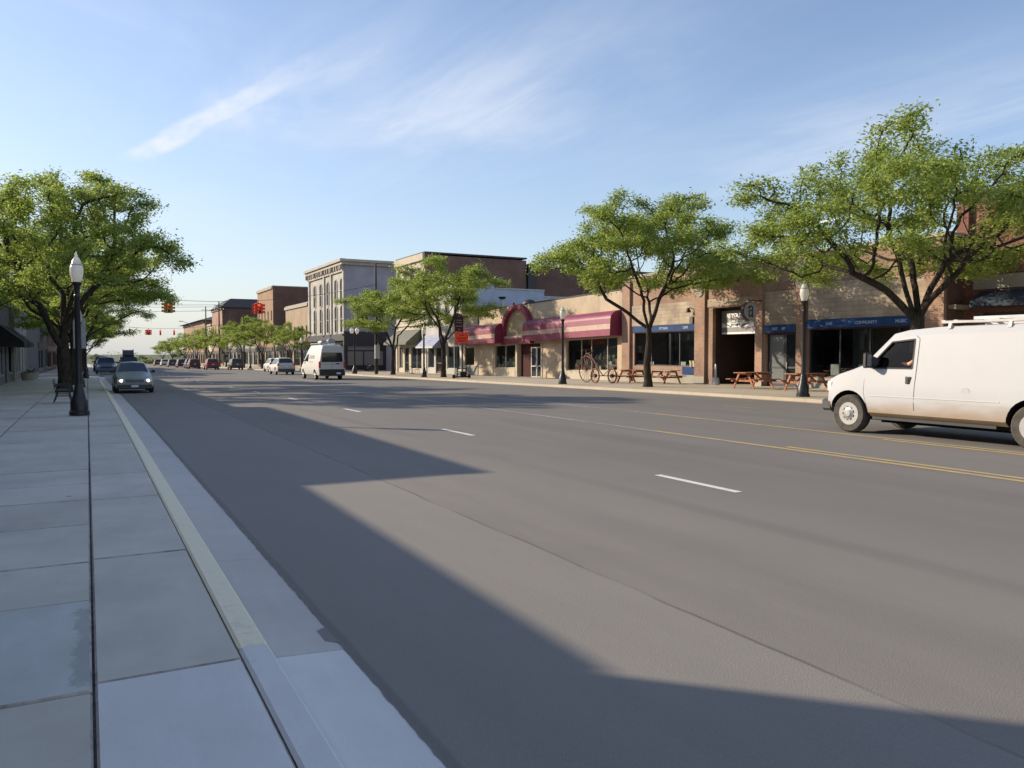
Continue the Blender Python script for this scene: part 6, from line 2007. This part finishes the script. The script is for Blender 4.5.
# ---- white cargo van, close
VAN = [(2.68,.48,.74,1.02,.80,.86,.76),(2.61,.40,.86,1.18,.94,.97,.88),(2.42,.38,.92,1.27,.97,1.00,.90),(2.05,.38,.98,1.38,.985,1.01,.92),(1.80,.38,1.01,1.47,.99,1.012,.92),(1.17,.38,1.05,2.12,.99,1.015,.77),(.84,.38,1.06,2.19,.99,1.02,.76),(.2,.38,1.07,2.235,.99,1.02,.77),(-2.5,.38,1.07,2.26,.99,1.02,.79),(-2.82,.40,1.07,2.23,.985,1.015,.78),(-2.90,.48,1.05,2.14,.97,1.0,.77)]
def cargo_van():
    WP = [(1.62,1.40),(1.13,1.94),(.62,1.99),(.60,1.40)]      # front door window outline
    # cab hollow, window openings
    def cb(fn):
        m_ = MB(); fn(m_); return m_.build('cutter', [M['paint_white'], M['well_dark']], None)
    inner = [(1.62,.66,1.0,1.41,.86,.90,.78),(1.12,.66,1.05,2.04,.86,.92,.67),(.74,.66,1.06,2.12,.86,.93,.67),(.15,.66,1.07,2.15,.86,.93,.68)]
    m_ = loft(inner, mi=1); c1 = m_.build('cutter', [M['paint_white'], M['well_dark']], None)
    c2 = cb(lambda m_: m_.prism(WP, 'x', -1.3, 1.3, mi=1))
    c3 = cb(lambda m_: m_.hexa([(-.64,1.72,1.48),(.64,1.72,1.48),(.64,1.3,1.38),(-.64,1.3,1.38),(-.58,1.3,2.16),(.58,1.3,2.16),(.56,1.1,1.99),(-.56,1.1,1.99)], 1))
    r = car('cargo_van', 'white windowless cargo van with a ladder rack and brown lower sides on the right', 'van', VAN, 'paint_white', (2.05,-1.78), .41, [], extra_cut=[c1, c2, c3], track=.87, wheel_kw=dict(w=.245, tyre='rubber_dusty', rim=.58, slots=9))
    for s in (-1, 1):
        mb = MB(); mb.face([(s*(hw_at(VAN, y, z)-.035), y, z) for (y, z) in WP]); f = mb.build('side_window', M['glass_tint'], r, recalc=False)
        mb = MB(); pts = [(s*(hw_at(VAN, y, z)-.01), y, z) for (y, z) in WP]
        for p, q_ in zip(pts, pts[1:]+pts[:1]): mb.bar(p, q_, .03, .03)
        mb.build('window_seal', M['trim_black'], f)
    mb = MB(); mb.face([(-.62,1.70,1.51),(.62,1.70,1.51),(.55,1.19,2.07),(-.55,1.19,2.07)]); mb.build('windscreen', M['glass_tint'], r, recalc=False)
    # seams and pressed lines on the sides
    def strip_on(mb, s, y0, y1, z0, z1, off=.003, n=10):
        for i in range(n):
            ya, yb = y0+(y1-y0)*i/n, y0+(y1-y0)*(i+1)/n; za, zb = z0+(z1-z0)*i/n, z0+(z1-z0)*(i+1)/n
            yield ya, yb, za, zb
    for s in (-1, 1):
        mb = MB()
        def seam(pts, w=.007):
            pp = []
            for a, b in zip(pts[:-1], pts[1:]):
                for i in range(6):
                    t = i/6; pp.append((a[0]+(b[0]-a[0])*t, a[1]+(b[1]-a[1])*t))
            pp.append(pts[-1])
            q3 = [(s*(hw_at(VAN, y, z)-.001), y, z) for (y, z) in pp]
            mb.tube(q3, w, 5)
        seam([(.50,.44),(.50,1.2),(.52,2.0),(.60,2.06)]); seam([(1.68,1.40),(1.68,.90),(1.56,.48)], .005)
        if s > 0: seam([(.46,.42),(.46,2.0)], .004)
        mb.build('door_seam', M['plastic_grey'], r)
        mb = MB()
        def rib(y0, y1, z):
            q3 = [(s*(hw_at(VAN, y0+(y1-y0)*i/20, z)-.013), y0+(y1-y0)*i/20, z) for i in range(21)]; mb.tube(q3, .020, 8)
        rib(1.52, -1.2, .82)
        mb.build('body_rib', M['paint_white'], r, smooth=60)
        mb = MB(); x = hw_at(VAN, .68, 1.14); mb.box(s*x-.010, s*x+.010, .60, .71, 1.06, 1.24) ; h = mb.build('door_handle', M['plastic_grey'], r, bevel=.004)
        mb = MB(); mb.box(s*(x+.012)-.012, s*(x+.012)+.012, .62, .67, 1.09, 1.21); mb.build('handle_grip', M['trim_black'], h, bevel=.004)
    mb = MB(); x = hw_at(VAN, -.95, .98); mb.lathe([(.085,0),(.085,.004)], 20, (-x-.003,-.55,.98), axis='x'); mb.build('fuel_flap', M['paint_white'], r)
    # bumpers, lights, grille, sill
    mb = MB(); mb.box(-.98, .98, 2.50, 2.80, .44, .70); mb.build('bumper', M['plastic_grey'], r, bevel=.05)
    mb = MB(); mb.box(-.98, .98, -3.03, -2.82, .46, .66); mb.build('bumper', M['plastic_grey'], r, bevel=.04)
    lightbox(r, 'headlight', 'lens_clear', .78, 2.60, .98, .32, .24, .16); lightbox(r, 'tail_light', 'lens_red', .90, -2.86, 1.0, .12, .42, .12)
    mb = MB(); mb.box(-.52, .52, 2.62, 2.71, .82, 1.06); mb.build('grille', M['plastic_grey'], r, bevel=.02)
    for s in (-1, 1):
        mb = MB(); mb.box(s*.90-.03, s*.90+.03, -1.1, 1.5, .33, .385); mb.build('sill', M['trim_dark'], r)
    mb = MB(); mb.box(-.75, .75, -2.6, 2.5, .30, .42); mb.box(-.12, .12, -1.6, 1.9, .2, .32); mb.lathe([(.16,-.6),(.16,.6)], 10, (.3,-.2,.34), axis='y'); mb.build('underbody', M['well_dark'], r)
    mb = MB()
    for y in (2.05, -1.78): mb.tube([(-.8,y,.385),(.8,y,.385)], .06, 8)
    mb.build('axle', M['well_dark'], r)
    for s in (-1, 1):
        x = hw_at(VAN, 1.50, 1.40)
        mb = MB(); mb.hexa([(s*(x+.10),1.46,1.40),(s*(x+.30),1.44,1.40),(s*(x+.30),1.54,1.40),(s*(x+.10),1.56,1.40),(s*(x+.10),1.46,1.72),(s*(x+.29),1.44,1.72),(s*(x+.29),1.54,1.72),(s*(x+.10),1.56,1.72)]); mb.bar((s*(x-.03),1.50,1.43),(s*(x+.14),1.50,1.46), .10, .10)
        mb.bar((s*(x-.03),1.40,1.50),(s*(x+.12),1.49,1.58), .05, .18)
        mi = mb.build('mirror', M['plastic_black'], r, bevel=.025)
        mb = MB(); mb.face([(s*(x+.12),1.454,1.44),(s*(x+.28),1.434,1.44),(s*(x+.27),1.434,1.68),(s*(x+.12),1.454,1.68)]); mb.build('mirror_glass', M['rim_silver'], mi, recalc=False)
    # ladder rack
    mb = MB()
    for s in (-1, 1):
        mb.bar((s*.70,-2.65,2.315),(s*.70,.12,2.315), .06, .045)
        for y in (-2.4,-1.2,-.05): mb.bar((s*.74,y,2.18),(s*.70,y,2.31), .06, .05); 
    for y in (-2.55,-1.75,-.95,-.15,.10): mb.bar((-.72,y,2.34),(.72,y,2.34), .08, .03)
    mb.build('roof_rack', M['trim_white'], r)
    mb = MB()
    for x in (-.45,-.12): mb.bar((x,-2.75,2.385),(x,-.35,2.385), .04, .06)
    for i in range(8): mb.tube([(-.45,-2.65+i*.3,2.385),(-.12,-2.65+i*.3,2.385)], .016, 6)
    lad = mb.build('ladder', M['galv'], None)
    # seats and dashboard
    for x in (-.45, .45):
        mb = MB(); mb.box(x-.26, x+.26, .50, 1.0, .80, .98); mb.hexa([(x-.25,.42,.98),(x+.25,.42,.98),(x+.25,.56,.98),(x-.25,.56,.98),(x-.23,.28,1.62),(x+.23,.28,1.62),(x+.23,.40,1.62),(x-.23,.40,1.62)]); mb.box(x-.12,x+.12,.27,.37,1.66,1.84)
        mb.build('seat', M['plastic_grey'], r, bevel=.03)
    mb = MB(); mb.prism([(1.12,1.0),(1.5,1.0),(1.5,1.36),(1.3,1.38),(1.14,1.24)], 'x', -.84, .84); mb.build('dashboard', M['plastic_black'], r)
    mb = MB(); mb.ring((0,0,0), .19, .016, 'y', 24, 6); sw_ = mb.build('steering_wheel', M['plastic_black'], r, smooth=60, loc=(-.45,1.02,1.26)); sw_.rotation_euler = (R(-28),0,0)
    return r, lad
van, ladder = cargo_van()
VX, VY = 15.5, 9.78
van.location = (VX, VY, .006)
ladder.name = 'ladder'; ladder.location = (VX, VY, .006); tag(ladder, 'aluminium ladder lying on the roof rack of the white cargo van', 'ladder')

# ---- the driver, one arm on the window ledge
def driver():
    root_loc = Vector((VX-.1, VY+.05, .13))
    V = [((-.45,.62,1.05),.15),((-.45,.57,1.25),.155),((-.45,.52,1.48),.16),((-.45,.52,1.57),.065),((-.45,.54,1.66),.075),((-.45,.555,1.75),.095),((-.45,.55,1.83),.07),
         ((-.66,.54,1.48),.062),((-.79,.62,1.37),.05),((-.62,.84,1.36),.040),((-.56,.92,1.38),.028),
         ((-.24,.54,1.48),.062),((-.22,.70,1.28),.05),((-.32,.94,1.34),.038),((-.34,1.0,1.38),.028),
         ((-.56,.70,1.03),.09),((-.56,1.08,1.02),.07),((-.56,1.22,.72),.05),
         ((-.34,.70,1.03),.09),((-.34,1.08,1.02),.07),((-.34,1.22,.72),.05),
         ((-.45,.652,1.745),.022)]
    E = [(0,1),(1,2),(2,3),(3,4),(4,5),(5,6),(2,7),(7,8),(8,9),(9,10),(2,11),(11,12),(12,13),(13,14),(0,15),(15,16),(16,17),(0,18),(18,19),(19,20),(5,21)]
    # fingers
    def hand(wi, d_, sp):
        base = Vector(V[wi][0])
        for k in range(5):
            o = Vector(sp)*((k-2)*.018)
            p1 = base+Vector(d_)*.045+o; p2 = p1+Vector(d_)*(.035 if k else .02)+Vector((0,0,-.015)); 
            V.append((tuple(p1), .010)); V.append((tuple(p2), .009)); n = len(V)
            E.append((wi, n-2)); E.append((n-2, n-1))
    hand(10, (.5,.85,.1), (.85,-.5,0)); hand(14, (.2,.9,.3), (1,0,0))
    me = bpy.data.meshes.new('person'); me.from_pydata([v[0] for v in V], E, []); me.update()
    o = bpy.data.objects.new('person', me); COL.objects.link(o)
    sk = o.modifiers.new('skin', 'SKIN'); sk.use_smooth_shade = True
    for i, v in enumerate(V): me.skin_vertices[0].data[i].radius = (v[1], v[1]); me.skin_vertices[0].data[i].use_root = (i == 0)
    ss = o.modifiers.new('sub', 'SUBSURF'); ss.levels = 1; ss.render_levels = 1
    dg = bpy.context.evaluated_depsgraph_get()
    m2 = bpy.data.meshes.new_from_object(o.evaluated_get(dg), depsgraph=dg); o.modifiers.clear(); o.data = m2; m2.name = 'person'
    m2.materials.clear()
    for m in ('skin', 'shirt'): m2.materials.append(M[m])
    for p in m2.polygons:
        c = p.center
        arm = (c.x < -.64 and c.z < 1.45) or (c.y > .80 and c.z > 1.2)
        p.material_index = 0 if (c.z > 1.60 or arm) else 1
        p.use_smooth = True
    o.location = root_loc
    tag(o, 'van driver in a dark shirt with a bare forearm on the window ledge', 'person')
    mb = MB(); mb.lathe([(.102,-.02),(.11,.03),(.095,.09),(.05,.125),(.005,.13)], 14, (-.45,.535,1.77)); mb.build('hair', M['hair'], o, smooth=60)
driver()
